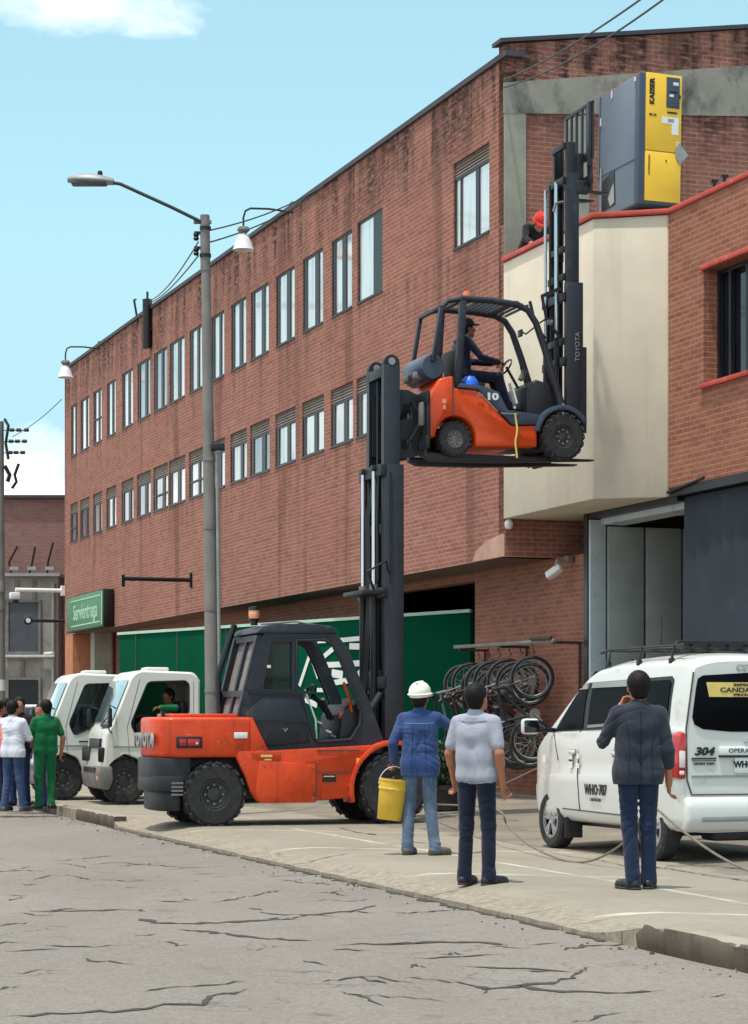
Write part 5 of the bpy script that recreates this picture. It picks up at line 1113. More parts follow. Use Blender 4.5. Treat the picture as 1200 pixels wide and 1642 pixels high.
for s_ in (1, -1):
    mb = MB(); side_patch(mb, [(1.14, 1.255), (.68, 1.70), (.58, 1.765), (-1.46, 1.80), (-1.52, 1.76), (-1.52, 1.34), (-1.47, 1.31), (.3, 1.27)], s_, 'slot', .004)
    ss = mb.build('side_glass_surround', vn)
    for poly in ([(1.06, 1.28), (.69, 1.66), (.60, 1.73), (.42, 1.735), (.42, 1.285)], [(.30, 1.29), (.30, 1.735), (-.58, 1.75), (-.58, 1.32)], [(-.68, 1.33), (-.68, 1.755), (-1.42, 1.765), (-1.47, 1.73), (-1.47, 1.37)]):
        mb = MB(); side_patch(mb, poly, s_, 'carglass', .011); mb.build('window', ss)
    mb = MB(); side_patch(mb, [(.64, 1.70), (.60, 1.755), (.40, 1.765), (.40, 1.70)], s_, 'galv', .024); side_patch(mb, [(.29, 1.71), (.29, 1.765), (-.55, 1.78), (-.55, 1.715)], s_, 'galv', .024); mb.bar((.28, s_ * (vy(0, 1.31) + .012), 1.31), (-.56, s_ * (vy(-.5, 1.34) + .012), 1.34), .02, .03, 'galv'); mb.build('rain_visor', ss)
    mb = MB()                                                          # door gaps, side moulding, handles
    for q in ([(.47, 1.27), (.46, .80), (.42, .44)], [(-.62, 1.3), (-.63, .44)], [(1.1, 1.22), (.98, .95)], [(.85, .44), (-.62, .42)], [(-.66, 1.0), (-1.5, 1.02)]):
        for A, Bq in zip(q, q[1:]): mb.bar((A[0], s_ * (vy(*A) + .004), A[1]), (Bq[0], s_ * (vy(*Bq) + .004), Bq[1]), .009, .012, 'seam')
    mb.build('door_gap', vb)
    for x in (.60, -.42):
        mb = MB(); mb.box((x, s_ * (vy(x, 1.04) + .016), 1.04), (.14, .03, .045), 'white_car', bev=.012); mb.box((x, s_ * (vy(x, 1.04) + .002), 1.035), (.15, .012, .07), 'galv_d', bev=.004); mb.build('handle', vb)
    mb = MB(); mb.box((1.22, s_ * .97, 1.31), (.10, .20, .17), 'white_car', bev=.04, seg=3); mb.box((1.175, s_ * .97, 1.31), (.03, .17, .135), 'pane_dark', bev=.01); mb.box((1.16, s_ * .80, 1.27), (.08, .2, .05), 'slot', bev=.015); mb.build('mirror', vn)
    mb = MB(); pr = [(.68, .80), (.79, .82), (.775, 1.05), (.745, 1.25), (.70, 1.27), (.66, 1.2)]
    if s_ < 0: pr = [(-y, z) for y, z in pr]
    mb.prism(pr, 'yz', -1.815, -1.50, 'red_lens', bev=.03); tlm = mb.build('tail_light', vn)
    mb = MB(); mb.box((-1.818, s_ * .728, 1.0), (.02, .06, .16), 'clear_lens', bev=.008); mb.box((-1.818, s_ * .732, .87), (.02, .05, .04), 'clear_lens', bev=.008); mb.build('lens', tlm)
    wheel('wheel', vn, (1.2, s_ * .655, .31), .31, .19, .2, s_, 'car', 'alloy'); wheel('wheel', vn, (-1.2, s_ * .655, .31), .31, .19, .2, s_, 'car', 'alloy')
    mb = MB(); mb.box((.78, s_ * .66, .24), (.02, .2, .22), 'rubber'); mb.build('mud_flap', vn)
mb = MB(); mb.box((0, 0, .36), (3.0, 1.1, .2), 'black'); mb.tube([(-1.6, -.2, .27), (-1.75, -.2, .26), (-1.84, -.15, .27)], .05, 'slot', 10); mb.box((-1.6, .1, .28), (.3, .5, .14), 'black', bev=.04); mb.box((1.2, 0, .31), (.1, 1.2, .1), 'black'); mb.box((-1.2, 0, .31), (.14, 1.2, .14), 'black'); mb.build('underbody', vn)
# rear door
def rear(mb, poly, m, x=-1.806, th=.012, bev=0): mb.prism(poly, 'yz', x - th, x, m, bev=bev)
mb = MB()
for q in ([(.60, 1.83), (.68, 1.28), (.67, .80), (.62, .66), (-.62, .66), (-.67, .80), (-.68, 1.28), (-.60, 1.83)],):
    for A, Bq in zip(q, q[1:]): mb.bar((-1.802, A[0], A[1]), (-1.802, Bq[0], Bq[1]), .016, .012, 'seam')
mb.bar((-1.805, .62, .835), (-1.805, -.62, .835), .014, .02, 'galv'); td = mb.build('tailgate_gap', vb)
mb = MB(); rear(mb, [(.50, 1.80), (.555, 1.77), (.575, 1.68), (.615, 1.40), (.59, 1.33), (.50, 1.285), (.2, 1.26), (-.2, 1.26), (-.50, 1.285), (-.59, 1.33), (-.615, 1.40), (-.575, 1.68), (-.555, 1.77), (-.50, 1.80), (0, 1.83)], 'carglass', -1.800, .014, .006); rw = mb.build('rear_window', vn)
mb = MB(); rear(mb, [(.47, 1.735), (.44, 1.595), (-.44, 1.595), (-.47, 1.735)], 'gold', -1.815, .003); bn = mb.build('banner', rw)
text('lettering', 'CANDA LARGA', .062, 'black_letter', bn, (-1.821, 0, 1.660), frame3((0, -1, 0), (0, 0, 1)), .002, sx=1.5, bold=.001)
text('lettering', 'ESPECIALES', .034, 'black_letter', bn, (-1.821, 0, 1.710), frame3((0, -1, 0), (0, 0, 1)), .002, sx=2.1, bold=.001); text('lettering', 'PROCEDER', .034, 'black_letter', bn, (-1.821, 0, 1.614), frame3((0, -1, 0), (0, 0, 1)), .002, sx=2.1, bold=.001)
text('lettering', '304', .105, 'black_letter', vn, (-1.808, .49, 1.07), frame3((0, -1, 0), (0, 0, 1)), .004, shear=.25, sx=1.3, bold=.004)
mb = MB(); mb.box((-1.806, .49, 1.005), (.012, .26, .014), 'black_letter'); mb.box((-1.806, .49, .985), (.012, .26, .006), 'black_letter'); mb.build('badge_line', vn)
text('lettering', 'GRAN VAN', .04, 'black_letter', vn, (-1.808, .49, .955), frame3((0, -1, 0), (0, 0, 1)), .003, sx=1.1)
mb = MB(); mb.box((-1.812, .0, 1.075), (.03, .66, .085), 'white_letter', bev=.012); mb.box((-1.815, 0, 1.025), (.03, .66, .02), 'black_letter'); pb = mb.build('plate_light_bar', vn)
text('lettering', 'OPERACIONES', .06, 'black_letter', pb, (-1.829, .0, 1.078), frame3((0, -1, 0), (0, 0, 1)), .002, sx=1.2)
mb = MB(); mb.box((-1.81, .0, .94), (.02, .33, .155), 'white_letter', bev=.008); np_ = mb.build('number_plate', vn)
text('lettering', 'WHO·707', .085, 'black_letter', np_, (-1.822, .0, .945), frame3((0, -1, 0), (0, 0, 1)), .002, sx=.95, bold=.004)
text('lettering', 'CITY', .085, 'galv', vn, (-1.806, .02, 1.875), frame3((0, -1, 0), (.3, 0, 1)), .004, sx=1.3, bold=.004)
mb = MB(); mb.prism([(.06, 1.17), (.0, 1.20), (-.06, 1.17), (-.05, 1.15), (0, 1.175), (.05, 1.15)], 'yz', -1.822, -1.80, 'chrome', bev=.004); mb.build('emblem', vn)
text('lettering', 'WHO·707', .15, 'black_letter', vb, (.02, .768, .655), frame3((-1, 0, 0), (0, 0, 1)), .002, sx=.8, bold=.004)
text('lettering', 'CARTAGENA', .05, 'black_letter', vb, (.02, .768, .555), frame3((-1, 0, 0), (0, 0, 1)), .002, sx=.9)
for x, z, w, h in ((.62, .955, .08, .16), (.44, 1.0, .06, .05), (.44, .90, .06, .05), (1.30, .96, .07, .08)):
    mb = MB(); mb.box((x, .768, z), (w, .006, h), 'white_letter')
    if h > .1: mb.box((x, .77, z), (w, .006, .02), 'black_letter')
    mb.build('sticker', vb)
mb = MB(); mb.prism([(-1.55, .30), (-1.82, .30), (-1.885, .40), (-1.885, .56), (-1.83, .64), (-1.55, .64)], 'xz', -.70, .70, 'white_car', bev=.04, seg=3); mb.box((-1.885, 0, .43), (.02, 1.1, .05), 'galv', bev=.008); mb.build('bumper', vn)
mb = MB(); mb.prism([(1.14, 1.40), (.40, 1.86), (.42, 1.89), (1.17, 1.42)], 'xz', -.58, .58, 'carglass', bev=.004); mb.build('windscreen', vn)
mb = MB()
for x in (.05, -.65, -1.35):
    mb.tube([(x, -.60, 1.94), (x, -.58, 2.09), (x, .58, 2.09), (x, .60, 1.94)], .018, 'slot', 8); mb.box((x, .60, 1.95), (.07, .04, .06), 'slot', bev=.01); mb.box((x, -.60, 1.95), (.07, .04, .06), 'slot', bev=.01)
for y in (-.56, .56): mb.tube([(.30, y, 2.075), (.10, y, 2.10), (-1.55, y, 2.10)], .016, 'slot', 8)
for k in range(5): mb.box((-.65, -.4 + .2 * k, 2.10), (1.6, .04, .015), 'slot')
mb.box((-1.35, 0, 2.12), (.08, 1.1, .06), 'slot', bev=.015); mb.tube([(-.35, .2, 2.1), (-.35, .2, 2.45)], .006, 'slot', 5); mb.tube([(.3, .3, 1.9), (.1, .3, 2.0)], .012, 'slot'); mb.build('roof_rack', vn)
# ------------------------------------------------------------------ bicycles hanging by their front wheels under a rail
rk = thing('bicycle_rack', 'long weathered rail on brackets holding the hanging bicycles against the brick wall', 'bike rack', B(0, 0, 0), BA)
mb = MB(); mb.bar((3.15, -.40, 2.80), (-1.05, -.40, 2.76), .07, .06, 'galv_d', bev=.01); mb.bar((-.2, -.36, 2.83), (-1.0, -.36, 2.81), .05, .06, 'wood', bev=.01); mb.build('rail', rk)
for x in (2.9, 1.1, -.98): mb = MB(); mb.bar((x, -.9, 2.74), (x, -.38, 2.74), .04, .04, 'wood'); mb.bar((x, -.86, 1.2), (x, -.86, 2.76), .04, .03, 'wood'); mb.build('bracket', rk)
for x in (-.2, .3, .75, 1.2, 1.65, 2.1, 2.55): mb = MB(); mb.tube([(x, -.4, 2.74), (x, -.4, 2.66), (x, -.44, 2.60), (x, -.40, 2.57)], .008, 'slot', 6); mb.build('hook', rk)
def bicycle(label, s_, o_, z, turn, paint, flip=False, wr=.325):
    t = thing('bicycle', label, 'bicycle', B(s_, o_, z), BA + math.pi / 2 + turn, 'bicycles hanging under the rail')
    U = lambda f, u, y=0: (u, y, f)
    q = lambda *a: [U(*p) for p in a]
    mb = MB()
    for a, b, r in (((.42, -.04), (.86, .46), .026), ((.42, -.04), (.30, .44), .022), ((.30, .42), (.83, .54), .023), ((.86, .44), (.82, .60), .026)): mb.tube(q(a, b), r, paint, 8)
    for y in (-.06, .06):
        mb.tube([U(0, 0, y), U(.42, -.04, y * .5)], .010, paint, 6); mb.tube([U(0, 0, y), U(.31, .40, y * .4)], .009, paint, 6)
        mb.tube([U(1.0, 0, y), U(.93, .22, y), U(.86, .42, y * .5)], .013, paint, 6)
    mb.build('frame', t)
    for f in (0, 1.0):
        mb = MB(); mb.tube([U(f + wr * math.cos(a), wr * math.sin(a)) for a in [2 * math.pi * k / 30 for k in range(30)]], .030, 'bike_black', 8, closed=True)
        w = mb.build('wheel', t)
        mb = MB(); mb.tube([U(f + (wr - .035) * math.cos(a), (wr - .035) * math.sin(a)) for a in [2 * math.pi * k / 30 for k in range(30)]], .012, 'galv', 6, closed=True)
        for k in range(14):
            a = 2 * math.pi * k / 14; mb.tube([U(f + .02 * math.cos(a + .6), .02 * math.sin(a + .6), .03 * (-1) ** k), U(f + (wr - .03) * math.cos(a), (wr - .03) * math.sin(a))], .0022, 'galv', 4)
        mb.lathe([(.022, -.05), (.022, .05)], 'galv_d', U(f, 0), 'y', 10); mb.build('rim', w)
    mb = MB(); mb.tube([U(.82, .60), U(.80, .68)], .014, 'slot', 8); mb.tube([U(.74, .70, -.30), U(.79, .69, -.16), U(.80, .68, 0), U(.79, .69, .16), U(.74, .70, .30)], .014, 'slot', 8)
    for y in (-.27, .27): mb.tube([U(.75, .70, y), U(.80, .66, y * .8)], .008, 'galv', 6); mb.lathe([(.02, -.05), (.02, .05)], 'slot', U(.745, .70, y), 'y', 8)
    mb.build('handlebar', t)
    mb = MB(); mb.tube(q((.30, .42), (.27, .58)), .013, 'galv', 8); mb.loft([[U(f, .60 + .02 * math.sin(a), w * math.cos(a)) for a in [2 * math.pi * k / 10 for k in range(10)]] for f, w in ((.14, .05), (.18, .075), (.28, .05), (.38, .02), (.42, .012))], 'seat_vinyl'); mb.build('saddle', t)
    mb = MB(); mb.lathe([(.09, .055), (.09, .06)], 'galv_d', U(.42, -.04), 'y', 20); mb.tube([U(.42, -.04, .07), U(.30, -.16, .08)], .012, 'galv', 6); mb.tube([U(.42, -.04, -.07), U(.54, .08, -.08)], .012, 'galv', 6); mb.tube([U(.42, -.04, -.075), U(.42, -.04, .075)], .018, 'galv_d', 8); cr = mb.build('crank', t)
    for pp in (U(.28, -.17, .13), U(.56, .09, -.13)): mb = MB(); mb.box(pp, (.03, .09, .07), 'slot', bev=.005); mb.build('pedal', cr)
    return t
bicycle('rightmost hanging bicycle with a dark frame, nearest to the brick wall corner', -.22, -.38, 1.20, R(-22), 'bike_black')
bicycle('hanging bicycle with a dull red frame, third from the right end', .34, -.36, 1.13, R(-26), 'bike_red', wr=.33)
bicycle('hanging bicycle with a grey frame, fifth from the right end', .68, -.34, 1.18, R(-18), 'bike_grey')
bicycle('black hanging bicycle just left of the grey one, sixth from the right', 1.0, -.40, 1.10, R(-28), 'bike_black')
bicycle('hanging black bicycle in the middle of the row behind the man in the grey shirt', 1.32, -.36, 1.17, R(-22), 'bike_black')
bicycle('hanging red bicycle fourth from the left in the row', 1.64, -.34, 1.14, R(-20), 'bike_red')
bicycle('hanging dark bicycle third from the left in the row', 1.96, -.40, 1.08, R(-27), 'bike_black')
bicycle('hanging grey bicycle second from the left in the row', 2.28, -.36, 1.16, R(-24), 'bike_grey')
bicycle('leftmost hanging black bicycle in front of the green trailer corner', 2.64, -.36, 1.14, R(-20), 'bike_black')
bicycle('black bicycle squeezed in beside the rightmost one, its wheels turned steeply', .06, -.46, 1.10, R(-40), 'bike_black')
bicycle('dark bicycle between the red and the grey one near the right end', .50, -.44, 1.06, R(-36), 'bike_black')
bicycle('black bicycle hanging a little lower near the middle of the row', 1.14, -.30, 1.02, R(-34), 'bike_black')

pt = thing('potted_plant', 'dark leafy plant in a low dark pot behind the two watching men', 'plant', (P(712, 1278, 33.2).x, 33.2, yard_at(1.03, 33.2)))
mb = MB(); mb.lathe([(.001, 0), (.19, 0), (.22, .02), (.25, .30), (.27, .32), (.27, .38), (.235, .38), (.22, .30), (.001, .30)], 'pot', n=26); mb.build('pot', pt)
mb = MB(); rnd = random.Random(31)
for k in range(190):
    h = rnd.uniform(.35, 1.0); a = rnd.uniform(0, 6.28); rr = rnd.uniform(.0, .2); L = rnd.uniform(.10, .24); w = L * .16
    p = Vector((rr * math.cos(a), rr * math.sin(a), h)); d = Vector((math.cos(a), math.sin(a), rnd.uniform(-.3, 1.0))).normalized(); s_ = d.cross(Vector((0, 0, 1))).normalized()
    m1 = p + d * L * .5 + Vector((0, 0, .01)); e = p + d * L - Vector((0, 0, L * .3))
    mb.add([p, m1 + s_ * w, e, m1 - s_ * w], [(0, 1, 2), (0, 2, 3)], 'leaf')
mb.build('foliage', pt, smooth=False)
mb = MB()
for k in range(9):
    a = k * .7; mb.tube([(.05 * math.cos(a), .05 * math.sin(a), .3), (.1 * math.cos(a), .1 * math.sin(a), .7), (.16 * math.cos(a), .16 * math.sin(a), .98)], .008, 'wood', 5)
mb.build('stem', pt)

bk = thing('bucket', 'yellow plastic bucket carried low by the man in the white helmet', 'bucket', (.155, 22.95, .475)); bk.rotation_euler = (0, R(7), 0)
mb = MB(); mb.lathe([(.001, 0), (.118, 0), (.125, .008), (.142, .31), (.150, .31), (.150, .325), (.146, .33), (.148, .40), (.155, .40), (.155, .418), (.140, .418), (.12, .02), (.001, .02)], 'yellow_b', n=36); mb.build('body', bk)
mb = MB(); mb.tube([(.152 * math.cos(a), -.02, .36 + .19 * math.sin(a)) for a in [math.pi * k / 14 for k in range(15)]], .005, 'lampwhite', 6); mb.build('handle', bk)

def rope(label, pts, r=.011):
    mb = MB(); V = [Vector(p) for p in pts]; path = []
    for i in range(len(V) - 1):
        p0 = V[max(i - 1, 0)]; p1 = V[i]; p2 = V[i + 1]; p3 = V[min(i + 2, len(V) - 1)]
        for k in range(10):
            t = k / 10; path.append(.5 * ((2 * p1) + (p2 - p0) * t + (2 * p0 - 5 * p1 + 4 * p2 - p3) * t * t + (3 * p1 - p0 - 3 * p2 + p3) * t ** 3))
    path.append(V[-1]); mb.tube(path, r, 'rope', 7); tag(mb.build('rope'), label, 'rope')
gz = lambda px, py, Y: Vector((P(px, py, Y).x, Y, yard_at(P(px, py, Y).x, Y) + .014))
rope('slack rope drooping to the ground between the grey shirt man and the van', [P(700, 1290, 30), P(792, 1297, 24.6), P(815, 1325, 24.0), P(850, 1356, 23.0), gz(900, 1380, 21.9), gz(935, 1386, 21.5), P(965, 1374, 21.0), P(1000, 1352, 20.6), P(1040, 1310, 20.3)])
rope('pale taut rope running down from behind the man in the blazer to the lower right', [P(1040, 1285, 20.6), P(1075, 1316, 20.3), P(1110, 1344, 20.0), P(1155, 1374, 19.6), P(1200, 1396, 19.2), gz(1260, 1415, 18.6)], .012)
rope('thin rope slanting up from the grey shirt man to the front of the van', [P(770, 1278, 28), P(800, 1262, 28), P(862, 1232, 27)], .01)
# loose grit swept into the gutter
rnd = random.Random(23); mb = MB()
for k in range(420):
    t = rnd.uniform(-11, 30); w = -abs(rnd.gauss(0, .22)) - .01 if rnd.random() < .75 else rnd.uniform(3.0, 5.5); r = rnd.uniform(.004, .013) * (1.6 if rnd.random() < .1 else 1)
    z = .002 if w < 0 else yard_z(t, w); a = rnd.uniform(0, 6.28); p = [(r * math.cos(a + q), r * math.sin(a + q)) for q in (0, 1.3, 2.5, 3.7, 5.0)]
    b = [(t + x * rnd.uniform(.7, 1.2), -w + y * rnd.uniform(.7, 1.2), z) for x, y in p]; top = [(x + rnd.uniform(-.002, .002), y, z + r * .8) for x, y, z in b]; top = [(t + (x - t) * .6, -w + (y + w) * .6, zz) for x, y, zz in top]
    mb.add(b + top, [(0, 1, 6, 5), (1, 2, 7, 6), (2, 3, 8, 7), (3, 4, 9, 8), (4, 0, 5, 9), (5, 6, 7, 8, 9)], 'kerbc')
o = mb.build('grit', smooth=False); o.location = C0; o.rotation_euler = (0, 0, KA); o['kind'] = 'stuff'; tag(o, 'loose grit and small stones scattered along the gutter and yard', 'grit')
# ------------------------------------------------------------------ people: bodies and clothes grown as smooth implicit surfaces
class SDF:
    def __init__(s, lo, hi, h):
        s.lo = np.array(lo, float); s.h = h; n = np.ceil((np.array(hi) - s.lo) / h).astype(int) + 1
        s.ax = [s.lo[i] + h * np.arange(n[i]) for i in range(3)]; s.V = np.full(tuple(n), .3, np.float32)
    def sub(s, lo, hi):
        sl = []
        for i in range(3):
            a = int(np.clip(np.floor((lo[i] - s.lo[i]) / s.h), 0, len(s.ax[i]) - 1)); b = int(np.clip(np.ceil((hi[i] - s.lo[i]) / s.h) + 1, 1, len(s.ax[i]))); sl.append(slice(a, max(a + 1, b)))
        return tuple(sl), s.ax[0][sl[0]][:, None, None], s.ax[1][sl[1]][None, :, None], s.ax[2][sl[2]][None, None, :]
    def join(s, sl, d, k):
        v = s.V[sl]
        if k <= 0: s.V[sl] = np.minimum(v, d); return
        h = np.clip(.5 + .5 * (v - d) / k, 0, 1); s.V[sl] = v * (1 - h) + d * h - k * h * (1 - h)
    def carve(s, sl, d, k):
        v = s.V[sl]; h = np.clip(.5 - .5 * (v + d) / k, 0, 1); s.V[sl] = v * (1 - h) + (-d) * h + k * h * (1 - h)
    def cap(s, a, b, ra, rb, k=.02):                                   # tapered capsule
        a = np.array(a, float); b = np.array(b, float); m = max(ra, rb) + 2 * k + .03
        sl, X, Y, Z = s.sub(np.minimum(a, b) - m, np.maximum(a, b) + m); d = b - a; L = max(d @ d, 1e-9)
        t = np.clip(((X - a[0]) * d[0] + (Y - a[1]) * d[1] + (Z - a[2]) * d[2]) / L, 0, 1)
        q = np.sqrt((X - a[0] - t * d[0]) ** 2 + (Y - a[1] - t * d[1]) ** 2 + (Z - a[2] - t * d[2]) ** 2) - (ra + (rb - ra) * t)
        s.join(sl, q, k)
    def ell(s, c, r, k=.02, rot=None, carve=False):
        c = np.array(c, float); r = np.array(r, float); m = r.max() + 2 * k + .03; sl, X, Y, Z = s.sub(c - m, c + m)
        x, y, z = X - c[0], Y - c[1], Z - c[2]
        if rot is not None: R3 = np.array(rot); x, y, z = (R3[0, i] * 1 * x + R3[1, i] * y + R3[2, i] * z for i in range(3))
        k0 = np.sqrt((x / r[0]) ** 2 + (y / r[1]) ** 2 + (z / r[2]) ** 2); k1 = np.sqrt((x / r[0] ** 2) ** 2 + (y / r[1] ** 2) ** 2 + (z / r[2] ** 2) ** 2)
        d = k0 * (k0 - 1) / np.maximum(k1, 1e-6)
        (s.carve if carve else s.join)(sl, d, k)
    def below(s, z): s.V[:] = np.maximum(s.V, z - s.ax[2][None, None, :])     # keep what is above z
    def above(s, z): s.V[:] = np.maximum(s.V, s.ax[2][None, None, :] - z)
    def wrinkle(s, amp, f, seed, zs=1.0):
        X, Y, Z = s.ax[0][:, None, None], s.ax[1][None, :, None], s.ax[2][None, None, :]
        # folds: warped, direction changes over the body, fading in and out
        wx = .05 * np.sin(7 * Z + 5 * Y + seed) + .03 * np.sin(17 * X - 11 * Z + seed * 2); ph = 1.6 * np.sin(5.3 * X + 3.1 * seed) + 1.3 * np.sin(6.1 * Z + 4 * Y + seed)
        a = np.sin(f * (Z * zs + .55 * (X + wx)) + 2.5 * ph); b = np.sin(f * .8 * (Z * zs * .7 - .9 * (X - wx) + .4 * Y) + 2.1 * ph + seed * 2)
        m1 = np.clip(np.sin(9 * Z + 6 * X + seed * 3) + .5 * np.sin(14 * Y + 8 * X + seed), 0, 1); m2 = np.clip(np.sin(11 * Z - 8 * X + seed) + .4 * np.sin(15 * Y - seed), 0, 1)
        w = (1 - np.abs(a)) ** 3 * m1 * 1.9 + (1 - np.abs(b)) ** 3 * m2 * 1.6 - .3
        s.V += (amp * .5 * w).astype(np.float32)
    def mesh(s, name, m, parent):
        V = s.V; S_ = V < 0; off = [(i, j, k) for i in (0, 1) for j in (0, 1) for k in (0, 1)]
        nx, ny, nz = (n - 1 for n in V.shape); cnt = np.zeros((nx, ny, nz), np.int8)
        for i, j, k in off: cnt += S_[i:i + nx, j:j + ny, k:k + nz]
        act = np.argwhere((cnt > 0) & (cnt < 8)); idx = np.full((nx, ny, nz), -1, np.int32); idx[tuple(act.T)] = np.arange(len(act))
        acc = np.zeros((len(act), 3)); num = np.zeros(len(act))
        for a in off:
            for ax in range(3):
                if a[ax]: continue
                b = list(a); b[ax] = 1; va = V[tuple((act + a).T)]; vb_ = V[tuple((act + b).T)]; mk = (va < 0) != (vb_ < 0)
                t = np.where(mk, va / np.where(mk, va - vb_, 1), 0); p = np.array(a)[None] + t[:, None] * (np.array(b) - np.array(a))[None]
                acc += p * mk[:, None]; num += mk
        co = (act + acc / num[:, None]) * s.h + s.lo; quads = []
        for ax in range(3):
            o1, o2 = (ax + 1) % 3, (ax + 2) % 3; n = [nx, ny, nz]
            sa = [slice(1, n[i]) for i in range(3)]; sa[ax] = slice(0, n[ax]); sb = list(sa); sb[ax] = slice(1, n[ax] + 1)
            A, Bq = S_[tuple(sa)], S_[tuple(sb)]; e = np.argwhere(A != Bq)
            if not len(e): continue
            inside = A[tuple(e.T)]; base = e + 1; base[:, ax] -= 1
            def cid(d1, d2):
                c = base.copy(); c[:, o1] += d1; c[:, o2] += d2; return idx[tuple(c.T)]
            q = np.stack([cid(-1, -1), cid(0, -1), cid(0, 0), cid(-1, 0)], 1); q[~inside] = q[~inside][:, ::-1]; quads.append(q)
        F_ = np.concatenate(quads); F_ = F_[(F_ >= 0).all(1)]
        me = bpy.data.meshes.new(name); me.from_pydata(co.tolist(), [], F_.tolist()); me.materials.append(M[m]); me.polygons.foreach_set('use_smooth', [True] * len(me.polygons)); me.update()
        o = bpy.data.objects.new(name, me); COL.objects.link(o); o.parent = parent; return o
def cloth(name, c, var=.12, bump=.15, rough=.9, fade=None):
    t = NT(name); o = t.tc.outputs['Object']; col = t.mix(t.ramp(t.noise(o, 6, 6, .65), .3, .7), dark(c, 1 - var), dark(c, 1 + var))
    if fade: col = t.mix(t.mth('MULTIPLY', t.ramp(t.noise(o, 4.5, 5), .5, .75), .6), col, fade)
    t.bump(t.noise(o, 240, 2), bump, .003)
    t.p.inputs['Sheen Weight'].default_value = .15
    return t.fin(col, rough, 0, .2)
def skin(name, c):
    t = NT(name); o = t.tc.outputs['Object']; col = t.mix(t.ramp(t.noise(o, 14, 4), .3, .7), dark(c, .9), dark(c, 1.08)); t.bump(t.noise(o, 120, 3), .1, .002); t.p.inputs['Subsurface Weight'].default_value = .06; t.p.inputs['Subsurface Radius'].default_value = (.01, .004, .002)
    return t.fin(col, .55, 0, .35)
M['skin'] = skin('skin', lin(168, 112, 84)); M['skin2'] = skin('skin_dark', lin(140, 92, 70))
t = NT('hair'); o = t.tc.outputs['Object']; t.bump(t.noise(t.mapping(o, (160, 60, 40)), 1.5, 3), .5, .004); M['hair'] = t.fin(t.mix(t.ramp(t.noise(o, 40, 3), .3, .7), lin(18, 15, 15), lin(26, 22, 20)), .6, 0, .2)
M['eye'] = mat('eye_white', lin(220, 215, 208), .2, var=.02); M['iris'] = mat('iris', lin(34, 22, 16), .15, var=.05)
M['jacket_blue'] = cloth('denim_shirt', lin(46, 68, 114), .18, fade=lin(78, 102, 144)); M['jeans_light'] = cloth('light_jeans', lin(80, 98, 120), .2, fade=lin(120, 136, 152)); M['jeans_dark'] = cloth('dark_jeans', lin(34, 50, 88), .15, fade=lin(52, 72, 112))
M['polo_grey'] = cloth('grey_polo', lin(158, 160, 174), .06); M['navy'] = cloth('navy_cloth', lin(24, 30, 50), .12); M['blazer'] = cloth('slate_blazer', lin(47, 51, 62), .08); M['jeans_blue'] = cloth('blue_jeans', lin(30, 42, 68), .15, fade=lin(44, 58, 86))
M['green_cloth'] = cloth('green_coverall', lin(14, 100, 56), .12); M['white_cloth'] = cloth('white_shirt', lin(214, 216, 226), .05); M['pink_cloth'] = cloth('pink_shirt', lin(226, 142, 134), .08); M['mid_jeans'] = cloth('mid_jeans', lin(52, 70, 104), .18, fade=lin(84, 104, 134)); M['black_cloth'] = cloth('black_cloth', lin(30, 30, 36), .15)
M['red_cloth'] = cloth('red_cloth', lin(206, 54, 44), .1); M['shoe'] = mat('shoe_leather', lin(24, 23, 26), .4, var=.2, scale=12); M['sole'] = mat('sole', lin(60, 54, 50), .8); M['shoe_grey'] = mat('suede', lin(92, 84, 78), .8, var=.25, scale=14); M['helmet'] = mat('helmet_white', lin(232, 230, 214), .35, var=.04)

def V3(*a): return np.array(a, float)
def unit(v): v = np.array(v, float); return v / max(np.linalg.norm(v), 1e-9)
BASE = dict(pelvis=V3(0, 0, .95), chest=V3(0, -.01, 1.28), neck=V3(0, -.015, 1.45), head=V3(0, .01, 1.60), sL=V3(-.178, -.01, 1.385), sR=V3(.178, -.01, 1.385), eL=V3(-.245, -.03, 1.13), eR=V3(.245, -.03, 1.13), wL=V3(-.255, .05, .89), wR=V3(.255, .05, .89),
            hL=V3(-.09, 0, .92), hR=V3(.09, 0, .92), kL=V3(-.105, .02, .50), kR=V3(.105, .02, .50), aL=V3(-.115, -.02, .085), aR=V3(.115, -.02, .085), fL=V3(-.25, 1, 0), fR=V3(.25, 1, 0))
def rot_head(yaw, pitch, roll=0): return np.array((Matrix.Rotation(R(yaw), 3, 'Z') @ Matrix.Rotation(R(pitch), 3, 'X') @ Matrix.Rotation(R(roll), 3, 'Y')))
def hand(g, w, e, nrm, k=.008, curl=.6, s=1.0, side=1):
    d = unit(w - e); n = unit(np.array(nrm, float) - d * (np.array(nrm, float) @ d)); l = np.cross(d, n) * side
    g.cap(w - d * .02, w + d * .03, .027 * s, .026 * s, .012)
    for q in (-.026, -.009, .009, .026): g.cap(w + d * .025 + l * q * .7, w + d * .088 * s + l * q, .013 * s, .0115 * s, .010)
    for q, L in ((-.028, .068), (-.0095, .080), (.0095, .085), (.028, .074)):
        b = w + d * .088 * s + l * q; c = curl * (1 + .12 * math.sin(q * 300)); m = b + (d * math.cos(c) + n * math.sin(c)) * L * .5 * s; t = m + (d * math.cos(2.1 * c) + n * math.sin(2.1 * c)) * L * .5 * s
        g.cap(b, m, .0095 * s, .0085 * s, .004); g.cap(m, t, .0085 * s, .0072 * s, .003)
    b = w + d * .02 + l * .026; m = b + unit(d * .75 + l * .7 + n * .25) * .045 * s; t = m + unit(d * .9 + l * .15 + n * .35) * .038 * s; g.cap(b, m, .0135 * s, .011 * s, .008); g.cap(m, t, .0105 * s, .0085 * s, .004)
